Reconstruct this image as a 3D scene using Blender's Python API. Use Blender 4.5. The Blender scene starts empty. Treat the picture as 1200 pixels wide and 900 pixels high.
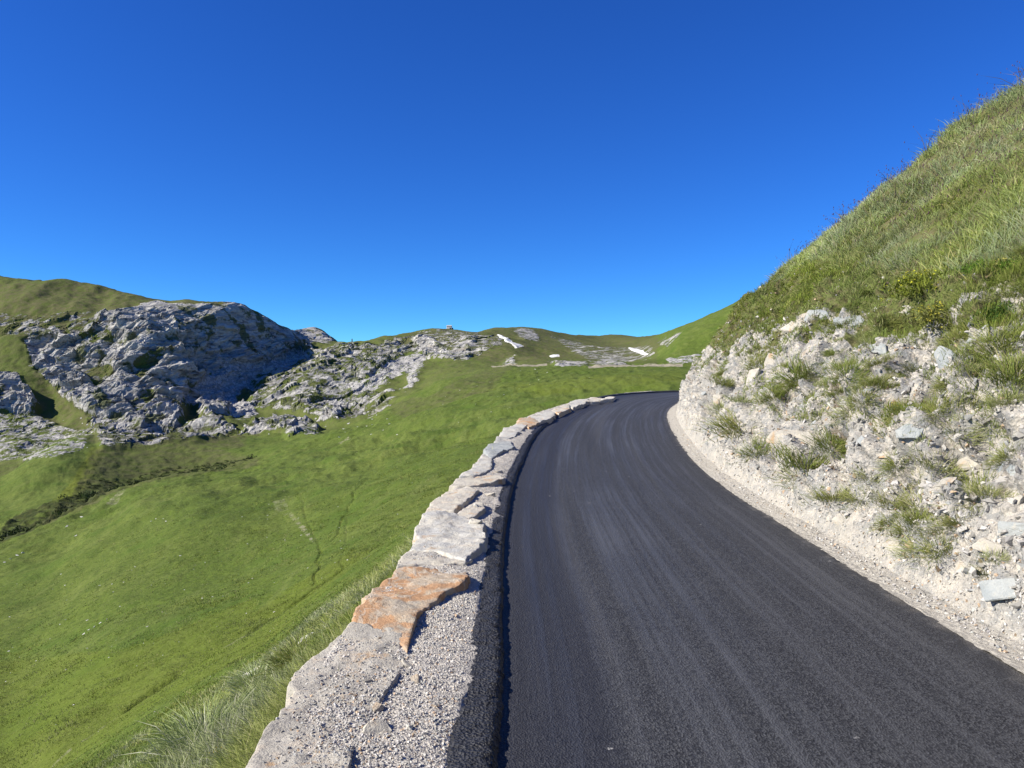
import bpy, bmesh, math, random
import numpy as np
from mathutils import Vector, Matrix
random.seed(7); RNG = np.random.default_rng(11)
SC = bpy.context.scene; COL = SC.collection
F = 901.0; CAMZ = 1.9; GR = 0.041      # focal length in photo pixels, eye height, road gradient

# ------------------------------------------------------------------ helpers
def _h(ix, iy, iz, seed):
    n = (ix.astype(np.uint32)*np.uint32(374761393)) ^ (iy.astype(np.uint32)*np.uint32(668265263)) ^ \
        (iz.astype(np.uint32)*np.uint32(2147483647 ^ 0x5bd1e995)) ^ np.uint32((seed*2654435761) & 0xffffffff)
    n = (n ^ (n >> np.uint32(13))) * np.uint32(1274126177)
    n = (n ^ (n >> np.uint32(16))) * np.uint32(2246822519)
    n = n ^ (n >> np.uint32(13))
    return n
def hf(ix, iy, iz, seed): return (_h(ix, iy, iz, seed) & np.uint32(0xffffff)).astype(np.float32)/np.float32(0xffffff)
def vn(x, y, z, seed=0):
    x0 = np.floor(x); y0 = np.floor(y); z0 = np.floor(z)
    fx = (x-x0).astype(np.float32); fy = (y-y0).astype(np.float32); fz = (z-z0).astype(np.float32)
    fx = fx*fx*fx*(fx*(fx*6-15)+10); fy = fy*fy*fy*(fy*(fy*6-15)+10); fz = fz*fz*fz*(fz*(fz*6-15)+10)
    x0 = x0.astype(np.int64); y0 = y0.astype(np.int64); z0 = z0.astype(np.int64)
    r = 0
    for dx in (0, 1):
        wx = fx if dx else 1-fx
        for dy in (0, 1):
            wy = fy if dy else 1-fy
            for dz in (0, 1):
                wz = fz if dz else 1-fz
                r = r + wx*wy*wz*hf(x0+dx, y0+dy, z0+dz, seed)
    return r
def fbm(x, y, z, oct=4, seed=0, gain=.5, ridged=False):
    a, s, t, f = 1.0, 0.0, 0.0, 1.0
    for o in range(oct):
        n = vn(x*f+o*17.3, y*f-o*9.1, z*f+o*5.7, seed+o*31)
        if ridged: n = 1-np.abs(2*n-1)
        s = s+a*n; t += a; a *= gain; f *= 2.03
    return s/t
def worley(x, y, z, seed=0):
    """3-D cells: nearest distance, second distance, a random value per cell."""
    x0 = np.floor(x).astype(np.int64); y0 = np.floor(y).astype(np.int64); z0 = np.floor(z).astype(np.int64)
    d1 = np.full(x.shape, 9., np.float32); d2 = d1.copy(); cid = np.zeros(x.shape, np.float32)
    for dx in (-1, 0, 1):
        for dy in (-1, 0, 1):
            for dz in (-1, 0, 1):
                a, b, c = x0+dx, y0+dy, z0+dz
                n = _h(a, b, c, seed)
                px = a+(n & np.uint32(1023)).astype(np.float32)/1023
                py = b+((n >> np.uint32(10)) & np.uint32(1023)).astype(np.float32)/1023
                pz = c+((n >> np.uint32(20)) & np.uint32(1023)).astype(np.float32)/1023
                d = ((px-x)**2+(py-y)**2+(pz-z)**2).astype(np.float32)
                m = d < d1
                d2 = np.where(m, d1, np.minimum(d2, d)); d1 = np.where(m, d, d1)
                cid = np.where(m, hf(a, b, c, seed+5), cid)
    return np.sqrt(d1), np.sqrt(d2), cid
def sstep(a, b, x):
    t = np.clip((x-a)/(b-a), 0, 1); return t*t*(3-2*t)
def pchip(xk, yk, x):
    """monotone cubic through (xk, yk); yk may carry trailing axes."""
    xk = np.asarray(xk, float); yk = np.asarray(yk, float); x = np.clip(x, xk[0], xk[-1])
    sh = (-1,)+(1,)*(yk.ndim-1)
    h = np.diff(xk).reshape(sh); dl = np.diff(yk, axis=0)/h
    m = np.zeros_like(yk)
    w = dl[:-1]*dl[1:]
    with np.errstate(divide='ignore', invalid='ignore'):
        hm = 2*w/(dl[:-1]+dl[1:])
    m[1:-1] = np.where(w > 0, hm, 0); m[0] = dl[0]; m[-1] = dl[-1]
    i = np.clip(np.searchsorted(xk, x, 'right')-1, 0, len(xk)-2)
    hh = (xk[i+1]-xk[i]).reshape(sh); t = ((x-xk[i]).reshape(sh))/hh
    return ((2*t**3-3*t**2+1)*yk[i]+(t**3-2*t**2+t)*hh*m[i]+(-2*t**3+3*t**2)*yk[i+1]+(t**3-t**2)*hh*m[i+1])
def gsm(a, s, axis):
    r = int(3*s)+1; k = np.exp(-.5*(np.arange(-r, r+1)/s)**2); k /= k.sum()
    p = np.pad(a, [(r, r) if i == axis else (0, 0) for i in range(a.ndim)], mode='edge')
    return np.apply_along_axis(lambda v: np.convolve(v, k, 'valid'), axis, p)
def inpoly(x, y, poly):
    c = np.zeros(x.shape, bool); n = len(poly)
    for i in range(n):
        x1, y1 = poly[i]; x2, y2 = poly[i-1]
        if y1 == y2: continue
        c ^= ((y1 > y) != (y2 > y)) & (x < (x2-x1)*(y-y1)/(y2-y1)+x1)
    return c
def mesh_np(name, V, faces, mat, smooth=False, attrs=None, parent=None, uv=None, kind=None, label=None):
    """one mesh object from numpy arrays; faces is a list of (N,k) index arrays."""
    me = bpy.data.meshes.new(name); V = np.asarray(V, np.float32).reshape(-1, 3)
    me.vertices.add(len(V)); me.vertices.foreach_set('co', V.ravel())
    faces = [np.asarray(f, np.int32) for f in faces if len(f)]
    li = np.concatenate([f.ravel() for f in faces])
    tot = np.concatenate([np.full(len(f), f.shape[1], np.int32) for f in faces])
    st = np.concatenate([[0], np.cumsum(tot)[:-1]]).astype(np.int32)
    me.loops.add(len(li)); me.loops.foreach_set('vertex_index', li)
    me.polygons.add(len(tot)); me.polygons.foreach_set('loop_start', st)
    try: me.polygons.foreach_set('loop_total', tot)
    except Exception: pass
    me.polygons.foreach_set('use_smooth', np.full(len(tot), smooth))
    for k, a in (attrs or {}).items():
        at = me.attributes.new(k, 'FLOAT_COLOR', 'POINT'); b = np.ones((len(V), 4), np.float32); b[:, :3] = a
        at.data.foreach_set('color', b.ravel())
    if uv is not None:
        l = me.uv_layers.new(name='UVMap'); l.data.foreach_set('uv', np.asarray(uv, np.float32)[li].ravel())
    me.update(calc_edges=True); me.validate()
    if mat: me.materials.append(mat)
    o = bpy.data.objects.new(name, me); COL.objects.link(o)
    if parent: o.parent = parent
    if kind: o['kind'] = kind
    if label: o['label'] = label
    return o
def grid_faces(nr, nc):
    i = np.arange(nr*nc).reshape(nr, nc)
    return np.stack([i[:-1, :-1], i[:-1, 1:], i[1:, 1:], i[1:, :-1]], -1).reshape(-1, 4)
def tag(o, label, cat, group=None):
    o['label'] = label; o['category'] = cat
    if group: o['group'] = group
    return o
def empty(name, loc, label, cat, group=None):
    o = bpy.data.objects.new(name, None); COL.objects.link(o); o.location = loc; o.empty_display_size = .1
    return tag(o, label, cat, group)
def curve(pts, step_fn=None, n=4000, sig=18):
    p = np.array(pts, float); s = np.concatenate([[0], np.cumsum(np.hypot(*np.diff(p, axis=0).T))])
    q = pchip(s, p, np.linspace(0, s[-1], n)); e0, e1 = q[0].copy(), q[-1].copy()
    q = gsm(q, sig, 0); q[0], q[-1] = e0, e1
    return q

# ------------------------------------------------------------------ node helpers
class NT:
    def __init__(s, name):
        s.m = bpy.data.materials.new(name); s.m.use_nodes = True
        s.t = s.m.node_tree; s.t.nodes.clear(); s.pos = s.n('ShaderNodeNewGeometry').outputs['Position']
        s.out = s.n('ShaderNodeOutputMaterial')
        s.b = s.n('ShaderNodeBsdfPrincipled'); s.t.links.new(s.b.outputs[0], s.out.inputs[0])
        s.b.inputs['Roughness'].default_value = .9; s.b.inputs['Specular IOR Level'].default_value = .2
    def n(s, t, **k):
        x = s.t.nodes.new(t)
        for a, b in k.items(): setattr(x, a, b)
        return x
    def set(s, sock, v):
        if isinstance(v, bpy.types.NodeSocket): s.t.links.new(v, sock)
        else:
            try: sock.default_value = v
            except Exception: sock.default_value = (*v, 1) if len(v) == 3 else v
        return sock
    def noise(s, scale, detail=4, rough=.55, vec=None, dist=0):
        x = s.n('ShaderNodeTexNoise'); s.set(x.inputs['Vector'], vec or s.pos)
        x.inputs['Scale'].default_value = scale; x.inputs['Detail'].default_value = detail
        x.inputs['Roughness'].default_value = rough; x.inputs['Distortion'].default_value = dist
        return x.outputs['Fac']
    def vor(s, scale, feat='F1', vec=None, out='Distance', rnd=1):
        x = s.n('ShaderNodeTexVoronoi', feature=feat); s.set(x.inputs['Vector'], vec or s.pos)
        x.inputs['Scale'].default_value = scale; x.inputs['Randomness'].default_value = rnd
        return x.outputs[out]
    def ramp(s, f, lo, hi, a=0., b=1.):
        x = s.n('ShaderNodeMapRange', interpolation_type='SMOOTHSTEP'); s.set(x.inputs[0], f)
        for i, v in zip((1, 2, 3, 4), (lo, hi, a, b)): x.inputs[i].default_value = v
        return x.outputs[0]
    def mix(s, f, a, b, mode='MIX'):
        x = s.n('ShaderNodeMix', data_type='RGBA', blend_type=mode)
        s.set(x.inputs[0], f); s.set(x.inputs[6], a); s.set(x.inputs[7], b); return x.outputs[2]
    def math(s, op, a, b=0.):
        x = s.n('ShaderNodeMath', operation=op); s.set(x.inputs[0], a); s.set(x.inputs[1], b); return x.outputs[0]
    def attr(s, name, out='Color'):
        return s.n('ShaderNodeAttribute', attribute_name=name).outputs[out]
    def sep(s, c):
        x = s.n('ShaderNodeSeparateColor'); s.set(x.inputs[0], c); return x.outputs
    def mapv(s, vec, scale, rot=(0, 0, 0)):
        x = s.n('ShaderNodeMapping'); s.set(x.inputs[0], vec); x.inputs['Scale'].default_value = scale
        x.inputs['Rotation'].default_value = rot; return x.outputs[0]
    def bump(s, h, dist, strength=1., prev=None):
        x = s.n('ShaderNodeBump'); s.set(x.inputs['Height'], h); x.inputs['Distance'].default_value = dist
        x.inputs['Strength'].default_value = strength
        if prev: s.t.links.new(prev, x.inputs['Normal'])
        return x.outputs[0]
    def done(s, col, rough=None, nrm=None, spec=None):
        s.set(s.b.inputs['Base Color'], col)
        if rough is not None: s.set(s.b.inputs['Roughness'], rough)
        if nrm is not None: s.t.links.new(nrm, s.b.inputs['Normal'])
        if spec is not None: s.b.inputs['Specular IOR Level'].default_value = spec
        return s.m

def mat_terrain():
    n = NT('mountain_ground')
    A = n.sep(n.attr('surface')); B = n.sep(n.attr('growth'))
    big = n.noise(.035, 3); mid = n.noise(.3, 5, .6); fine = n.noise(2.2, 5, .65)
    st = n.noise(1., 4, .6, vec=n.mapv(n.pos, (.5, .06, .5), (0, 0, .5)))
    g = n.mix(n.ramp(big, .35, .65), (.0736, .1104, .0160), (.1040, .1328, .0272))
    g = n.mix(n.ramp(mid, .35, .7), g, (.0560, .0864, .0136))
    g = n.mix(n.math('MULTIPLY', n.ramp(st, .5, .72), .6), g, (.1200, .1440, .0400))
    g = n.mix(n.math('MULTIPLY', n.ramp(fine, .46, .66), .8), g, (.0368, .0592, .0104))
    g = n.mix(n.math('MULTIPLY', n.ramp(n.noise(7, 6, .75), .46, .62), .6), g, (.1240, .1440, .0440))
    g = n.mix(n.ramp(n.noise(.11, 5, .65), .52, .68, 0, .6), g, (.0560, .0960, .0144))
    g = n.mix(B[1], g, n.mix(n.ramp(mid, .3, .7), (.1040, .1320, .0160), (.1320, .1520, .0240)))
    heath = n.mix(n.ramp(mid, .38, .62), (.0720, .0840, .0240), (.1024, .0920, .0480))
    heath = n.mix(n.ramp(fine, .45, .7), heath, (.055, .068, .022))
    col = n.mix(n.math('MULTIPLY', A[2], n.ramp(mid, .2, .6, .55, 1.)), g, heath)
    dk = n.mix(n.ramp(n.noise(1.2, 4, .6), .4, .6), (.018, .026, .010), (.045, .050, .018))
    col = n.mix(n.math('MULTIPLY', B[0], n.ramp(n.noise(.5, 4, .65), .35, .55, .25, 1.)), col, dk)
    # rock
    strata = n.noise(1., 8, .66, vec=n.mapv(n.pos, (.05, .05, .26), (0, .75, .3)), dist=.5)
    rough_ = n.noise(.55, 8, .72)
    rk = n.mix(n.ramp(strata, .36, .62), (.175, .173, .169), (.45, .435, .405))
    rk = n.mix(n.ramp(rough_, .40, .62, 0, .7), rk, (.30, .293, .28))
    crack = n.noise(1., 6, .7, vec=n.mapv(n.pos, (.12, .12, .5), (0, .75, .3)), dist=1.2)
    rk = n.mix(n.ramp(crack, .34, .43, .8, 0), rk, (.06, .06, .06))
    rk = n.mix(n.ramp(n.noise(.09, 6, .65), .53, .60, 0, .9), rk, (.080, .092, .034))
    rk = n.mix(n.ramp(n.noise(.06, 3), .6, .75, 0, .5), rk, (.27, .235, .175))
    rf = n.ramp(n.math('ADD', A[0], n.math('MULTIPLY', n.math('SUBTRACT', n.noise(.16, 8, .7), .5), 2.0)), .44, .60)
    col = n.mix(rf, col, rk)
    sc = n.mix(n.ramp(n.vor(.7, out='Color'), .2, .8), (.22, .216, .21), (.38, .368, .35))
    sc = n.mix(n.ramp(n.noise(.9, 6, .75), .5, .64), sc, (.13, .125, .125))
    sf = n.ramp(n.math('ADD', A[1], n.math('MULTIPLY', n.math('SUBTRACT', n.noise(.3, 8, .72), .5), 2.0)), .42, .62)
    col = n.mix(sf, col, sc)
    df = n.ramp(n.math('ADD', B[2], n.math('MULTIPLY', n.math('SUBTRACT', n.noise(.7, 7, .72), .5), 1.6)), .38, .95)
    col = n.mix(df, col, n.mix(mid, (.17, .155, .095), (.34, .31, .25)))
    b = n.bump(n.math('MULTIPLY', n.noise(1.3, 6, .7), n.math('SUBTRACT', 1., rf)), .45, .6)
    b = n.bump(n.math('MULTIPLY', n.math('ADD', strata, n.math('ADD', n.math('MULTIPLY', rough_, .6), n.ramp(crack, .3, .46))), rf), 1.5, .8, b)
    return n.done(col, .95, b, .08)
def mat_bank():
    n = NT('rubble_bank')
    A = n.sep(n.attr('surface'))
    p1 = n.noise(.9, 5, .6); p2 = n.noise(7, 6, .7); sp = n.noise(60, 4, .7)
    c = n.mix(n.ramp(p1, .38, .62), (.31, .30, .282), (.255, .258, .257))
    c = n.mix(n.ramp(p2, .4, .62), c, (0.500, 0.458, 0.397))
    c = n.mix(n.ramp(n.vor(11, out='Color'), .55, .95, 0, .6), c, (.215, .222, .225))
    c = n.mix(n.ramp(n.noise(2.1, 4), .58, .72, 0, .75), c, (.26, .195, .135))
    c = n.mix(n.ramp(sp, .55, .75, 0, .7), c, (.20, .19, .175))
    c = n.mix(n.ramp(n.vor(30, 'DISTANCE_TO_EDGE'), 0, .06, .5, 0), c, (.13, .12, .11))
    soil = n.mix(p2, (.085, .080, .035), (.14, .125, .065)); moss = n.mix(n.noise(14, 4), (.08, .105, .028), (.13, .145, .05))
    gr = n.mix(n.ramp(n.noise(5, 5, .65), .4, .6), soil, moss)
    f = n.ramp(n.math('ADD', A[1], n.math('MULTIPLY', n.math('SUBTRACT', n.noise(6, 6, .7), .5), .9)), .42, .6)
    c = n.mix(f, c, gr)
    c = n.mix(A[2], c, n.mix(n.ramp(sp, .4, .65), (.44, .41, .355), (.31, .29, .255)))
    b = n.bump(n.noise(45, 5, .75), .03, .8); b = n.bump(n.vor(24), .02, .6, b)
    return n.done(c, .95, b, .1)
def mat_asphalt(coarse=False):
    n = NT('fresh_asphalt_edge' if coarse else 'fresh_asphalt')
    uvn = n.n('ShaderNodeUVMap').outputs[0]
    grain = n.vor(95 if not coarse else 60, out='Color'); gd = n.vor(95 if not coarse else 60)
    fine = n.noise(160, 3, .7)
    if coarse:
        c = n.mix(n.ramp(grain, .1, .9), (.012, .012, .014), (.040, .040, .043))
        b = n.bump(gd, .02, 1.); b = n.bump(n.noise(30, 4, .7), .03, .8, b)
        return n.done(c, .6, b, .45)
    s1 = n.noise(1, 5, .6, vec=n.mapv(uvn, (9., .10, 1)), dist=.1); s2 = n.noise(1, 4, .6, vec=n.mapv(uvn, (40, .25, 1)))
    s3 = n.noise(1, 3, .5, vec=n.mapv(uvn, (1.7, .05, 1)))
    uvs = n.n('ShaderNodeSeparateXYZ'); n.set(uvs.inputs[0], uvn); ux = uvs.outputs[0]
    wobble = n.math('MULTIPLY', n.math('SUBTRACT', n.noise(3, 2), .5), .12)
    pave = n.ramp(n.math('ADD', ux, wobble), .50, .68)               # darker first pass strip along the kerb
    c = n.mix(n.ramp(grain, .15, .85), (.010, .010, .012), (.056, .057, .060))
    sm = n.ramp(n.noise(.35, 3, .6), .35, .62, .35, 1.)
    c = n.mix(n.math('MULTIPLY', sm, n.ramp(s1, .46, .70, 0, .75)), c, (.080, .081, .085))
    c = n.mix(n.math('MULTIPLY', sm, n.ramp(s2, .56, .74, 0, .4)), c, (.095, .095, .099))
    c = n.mix(n.math('MULTIPLY', sm, n.ramp(s1, .30, .44, .6, 0)), c, (.016, .016, .018))
    c = n.mix(n.math('SUBTRACT', .62, n.math('MULTIPLY', pave, .62)), c, (.011, .012, .019))
    c = n.mix(n.ramp(s3, .5, .7, 0, .3), c, (.08, .08, .084))
    c = n.mix(n.ramp(n.vor(38, out='Color'), .965, .985), c, (.20, .195, .19))
    edge = n.ramp(ux, 2.75, 3.02, 0, .7); c = n.mix(n.math('MULTIPLY', edge, n.ramp(n.noise(9, 4), .35, .6)), c, (.018, .018, .020))
    dust = n.ramp(n.math('ADD', ux, n.math('MULTIPLY', n.math('SUBTRACT', n.noise(5, 5, .7), .5), .5)), 2.95, 3.12, 0, .35)
    c = n.mix(dust, c, (.23, .21, .18))
    b = n.bump(gd, .006, 1.); b = n.bump(fine, .003, .6, b); b = n.bump(s1, .008, .5, b)
    return n.done(c, n.ramp(s1, .4, .7, .72, .55), b, .35)
def mat_stone(name, base, alt, stain=None, amt=.0, dark=(.22, .22, .22), sc=1.):
    n = NT(name); oi = n.n('ShaderNodeObjectInfo').outputs['Random']
    off = n.n('ShaderNodeVectorMath', operation='ADD'); n.set(off.inputs[0], n.pos)
    cx = n.n('ShaderNodeCombineXYZ'); n.set(cx.inputs[2], n.math('MULTIPLY', oi, 40)); n.set(off.inputs[1], cx.outputs[0]); v = off.outputs[0]
    c = n.mix(n.ramp(n.noise(5*sc, 6, .65, v, .4), .38, .62), base, alt)
    c = n.mix(n.ramp(n.noise(28*sc, 5, .7, v), .52, .72, 0, .6), c, dark)
    c = n.mix(n.ramp(n.noise(14*sc, 5, .6, v), .56, .7, 0, .6), c, (.50, .46, .39))
    if stain:
        c = n.mix(n.ramp(n.noise(3.2*sc, 5, .6, v, .8), .62-amt*.45, .74-amt*.45), c, n.mix(n.noise(16*sc, 5, .7, v), stain, tuple(q*.72 for q in stain)))
        c = n.mix(n.ramp(n.math('ABSOLUTE', n.math('SUBTRACT', n.noise(2.6*sc, 3, .5, v, .5), .5)), .004, .016, .6, 0), c, (.52, .45, .36))
    c = n.mix(n.ramp(n.noise(90*sc, 3, .7, v), .58, .74, 0, .6), c, tuple(q*.6 for q in dark))
    c = n.mix(n.math('MULTIPLY', oi, .35), c, tuple(q*.72 for q in base))
    b = n.bump(n.noise(9*sc, 6, .7, v, .3), .05, .6); b = n.bump(n.noise(70*sc, 4, .75, v), .012, .7, b)
    return n.done(c, .88, b, .15)
def mat_attr(name, rough=.9, bumps=None, spec=.15, transl=0., var=0.):
    n = NT(name); c = n.attr('tint')
    if var:
        oi = n.n('ShaderNodeObjectInfo').outputs['Random']; c = n.mix(n.math('MULTIPLY', oi, var), c, (.23, .22, .07))
    m = n.done(c, rough, n.bump(n.noise(*bumps), .01, .8) if bumps else None, spec)
    if transl:
        t = n.n('ShaderNodeBsdfTranslucent'); n.set(t.inputs[0], c); x = n.n('ShaderNodeMixShader'); x.inputs[0].default_value = transl
        n.t.links.new(n.b.outputs[0], x.inputs[1]); n.t.links.new(t.outputs[0], x.inputs[2]); n.t.links.new(x.outputs[0], n.out.inputs[0])
    return m
def mat_plain(name, c, d, sc=8., rough=.8, spec=.2):
    n = NT(name); col = n.mix(n.ramp(n.noise(sc, 5, .6), .4, .6), c, d)
    return n.done(col, rough, n.bump(n.noise(sc*3, 4, .6), .02, .5), spec)

M_TER = mat_terrain(); M_BANK = mat_bank(); M_ROAD = mat_asphalt(); M_LIP = mat_asphalt(True)
M_PALE = mat_stone('pale_limestone', (.43, .425, .405), (.52, .49, .42), (.55, .33, .15), .05, (.27, .28, .29))
M_CREAM = mat_stone('cream_limestone', (.50, .46, .38), (.44, .415, .37), (.52, .33, .18), .16, (.30, .28, .25))
M_RUST = mat_stone('rust_stained_stone', (.38, .33, .26), (.43, .33, .23), (.47, .275, .15), .36, (.24, .19, .15))
M_GREY = mat_stone('grey_slab_stone', (.36, .335, .29), (.44, .41, .355), (.46, .31, .18), .12, (.19, .185, .18))
M_BLUE = mat_stone('blue_grey_schist', (.27, .29, .295), (.35, .36, .35), None, 0, (.20, .22, .23))
M_RUB = mat_attr('rubble_stone', .92, (40, 4, .7), .1)
M_GRASS = mat_attr('grass_blades', .75, None, .2, .28)
M_TUFT = mat_attr('tuft_blades', .75, None, .2, .28, .45)

# ------------------------------------------------------------------ the road's two edges, in metres (road plane: z = GR*y)
LE = curve([(-.08, -8), (-.08, 0), (-.08, 3.5), (-.06, 4.3), (-.08, 5.97), (-.08, 7.54), (-.05, 9.16), (0, 10.57), (.2, 13.5), (.47, 16.8), (1.04, 20.9),
            (1.77, 24.5), (2.95, 29.5), (4.5, 33.6), (6.2, 35.8), (8.2, 37.2), (11, 38), (15, 37.8), (22, 36.5), (30, 35)])
RE = curve([(3.3, -14), (3.15, -5), (3.1, 0), (3.07, 4.6), (3.05, 5.5), (3.03, 6.82), (3.04, 7.82), (3.02, 9.67), (3.08, 11.5), (3.27, 13.8), (3.74, 17.3),
            (4.1, 19.7), (4.86, 23.8), (6.0, 28), (7.2, 31), (8.9, 33.2), (11.2, 34.5), (15, 34.4), (22, 33.2), (30, 31.7)])
def cross2(c, n=None):
    d = np.gradient(c, axis=0); d /= np.linalg.norm(d, axis=1, keepdims=True); return np.stack([d[:, 1], -d[:, 0]], 1)   # normal to the right
def by_dist(c, k, dmin=1.5, y0=-7):
    """indices into a fine curve so that the step grows with the distance from the camera"""
    s = np.concatenate([[0], np.cumsum(np.hypot(*np.diff(c, axis=0).T))]); out = []; i = int(np.searchsorted(c[:400, 1], y0)); 
    p = s[i]
    while p < s[-1]:
        j = min(int(np.searchsorted(s, p)), len(c)-1); out.append(p)
        p += k*max(dmin, np.hypot(*c[j])) if c[j, 1] > 1 else max(.05, k*4)
    x = np.array(out); return np.stack([np.interp(x, s, c[:, 0]), np.interp(x, s, c[:, 1])], 1), x

# road surface ---------------------------------------------------------------------------------
def build_road():
    lq, ls = by_dist(LE, .012)
    # partner on the right edge: nearest point along the curve, kept monotone
    idx = np.array([np.argmin(((RE-p)**2).sum(1)) for p in lq]); idx = np.maximum.accumulate(idx); idx = gsm(idx.astype(float), 6, 0)
    rq = np.stack([np.interp(idx, np.arange(len(RE)), RE[:, k]) for k in (0, 1)], 1)
    jit = .05*(fbm(ls*1.7, ls*0, ls*0, 4, 3)-.5)+.025*(fbm(ls*9, ls*0, ls*0, 3, 8)-.5)
    d = rq-lq; d /= np.linalg.norm(d, axis=1, keepdims=True); rq = rq+d*(jit[:, None]+.02)
    U = np.concatenate([[-.012], np.linspace(0, 1, 44), [1.004]]); nr, nc = len(lq), len(U)
    X = lq[:, None, :]+(rq-lq)[:, None, :]*U[None, :, None]
    Z = GR*X[..., 1]+.012*np.sin(np.pi*np.clip(U, 0, 1))[None]-.012*sstep(.97, 1., U)[None]
    Z[:, -1] -= .06
    v = np.broadcast_to(ls[:, None], (nr, nc)); uv = np.stack([np.broadcast_to(U*3.12, (nr, nc)), v], -1)
    Z = Z+.008*(fbm(uv[..., 0]*1.6, v*.25, v*0, 3, 4)-.5)
    o = mesh_np('road', np.dstack([X, Z]), [grid_faces(nr, nc)], M_ROAD, True, uv=uv.reshape(-1, 2), kind='structure',
                label='freshly laid dark asphalt mountain road bending right around the bank')
    return lq, ls
build_road()

# asphalt lip along the left edge ------------------------------------------------------------------
LIPW = [(-8, .24), (3.4, .20), (4.7, .175), (7, .14), (10, .12), (20, .12), (60, .12)]
def build_lip():
    q, s = by_dist(LE, .0032); N = cross2(q); dist = np.hypot(q[:, 0], q[:, 1])
    w = np.interp(q[:, 1], *zip(*LIPW))
    prof = [(.01, -.03), (.004, .015), (-.012, .045), (-.035, .058), (-.06, .062), (-.085, .064), (-.5, .066), (-.75, .068), (-1., .066), (-1.1, .02)]
    V = []
    for k, (a, h) in enumerate(prof):
        off = a if a > -.1 else -.085-(w-.085+.02)*(-a-.2)/.8
        off = off*np.ones(len(q))
        x = q+N*off[:, None]
        n1 = fbm(x[:, 0]*18, x[:, 1]*18, np.full(len(q), k*.7), 3, 21)-.5; n2 = fbm(x[:, 0]*5, x[:, 1]*1.5, np.full(len(q), k*.3), 3, 5)-.5
        x = x+N*(.035*n1+.03*n2)[:, None]
        V.append(np.column_stack([x, GR*x[:, 1]+h+(.022*n1+.015*n2 if k > 1 else 0)]))
    V = np.stack(V, 1); nr, nc = V.shape[:2]
    mesh_np('kerb', V, [grid_faces(nr, nc)[:, ::-1]], M_LIP, True, uv=np.zeros((nr*nc, 2)), kind='structure',
            label='raised crumbly asphalt lip between the road and the stone wall')
build_lip()

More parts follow.
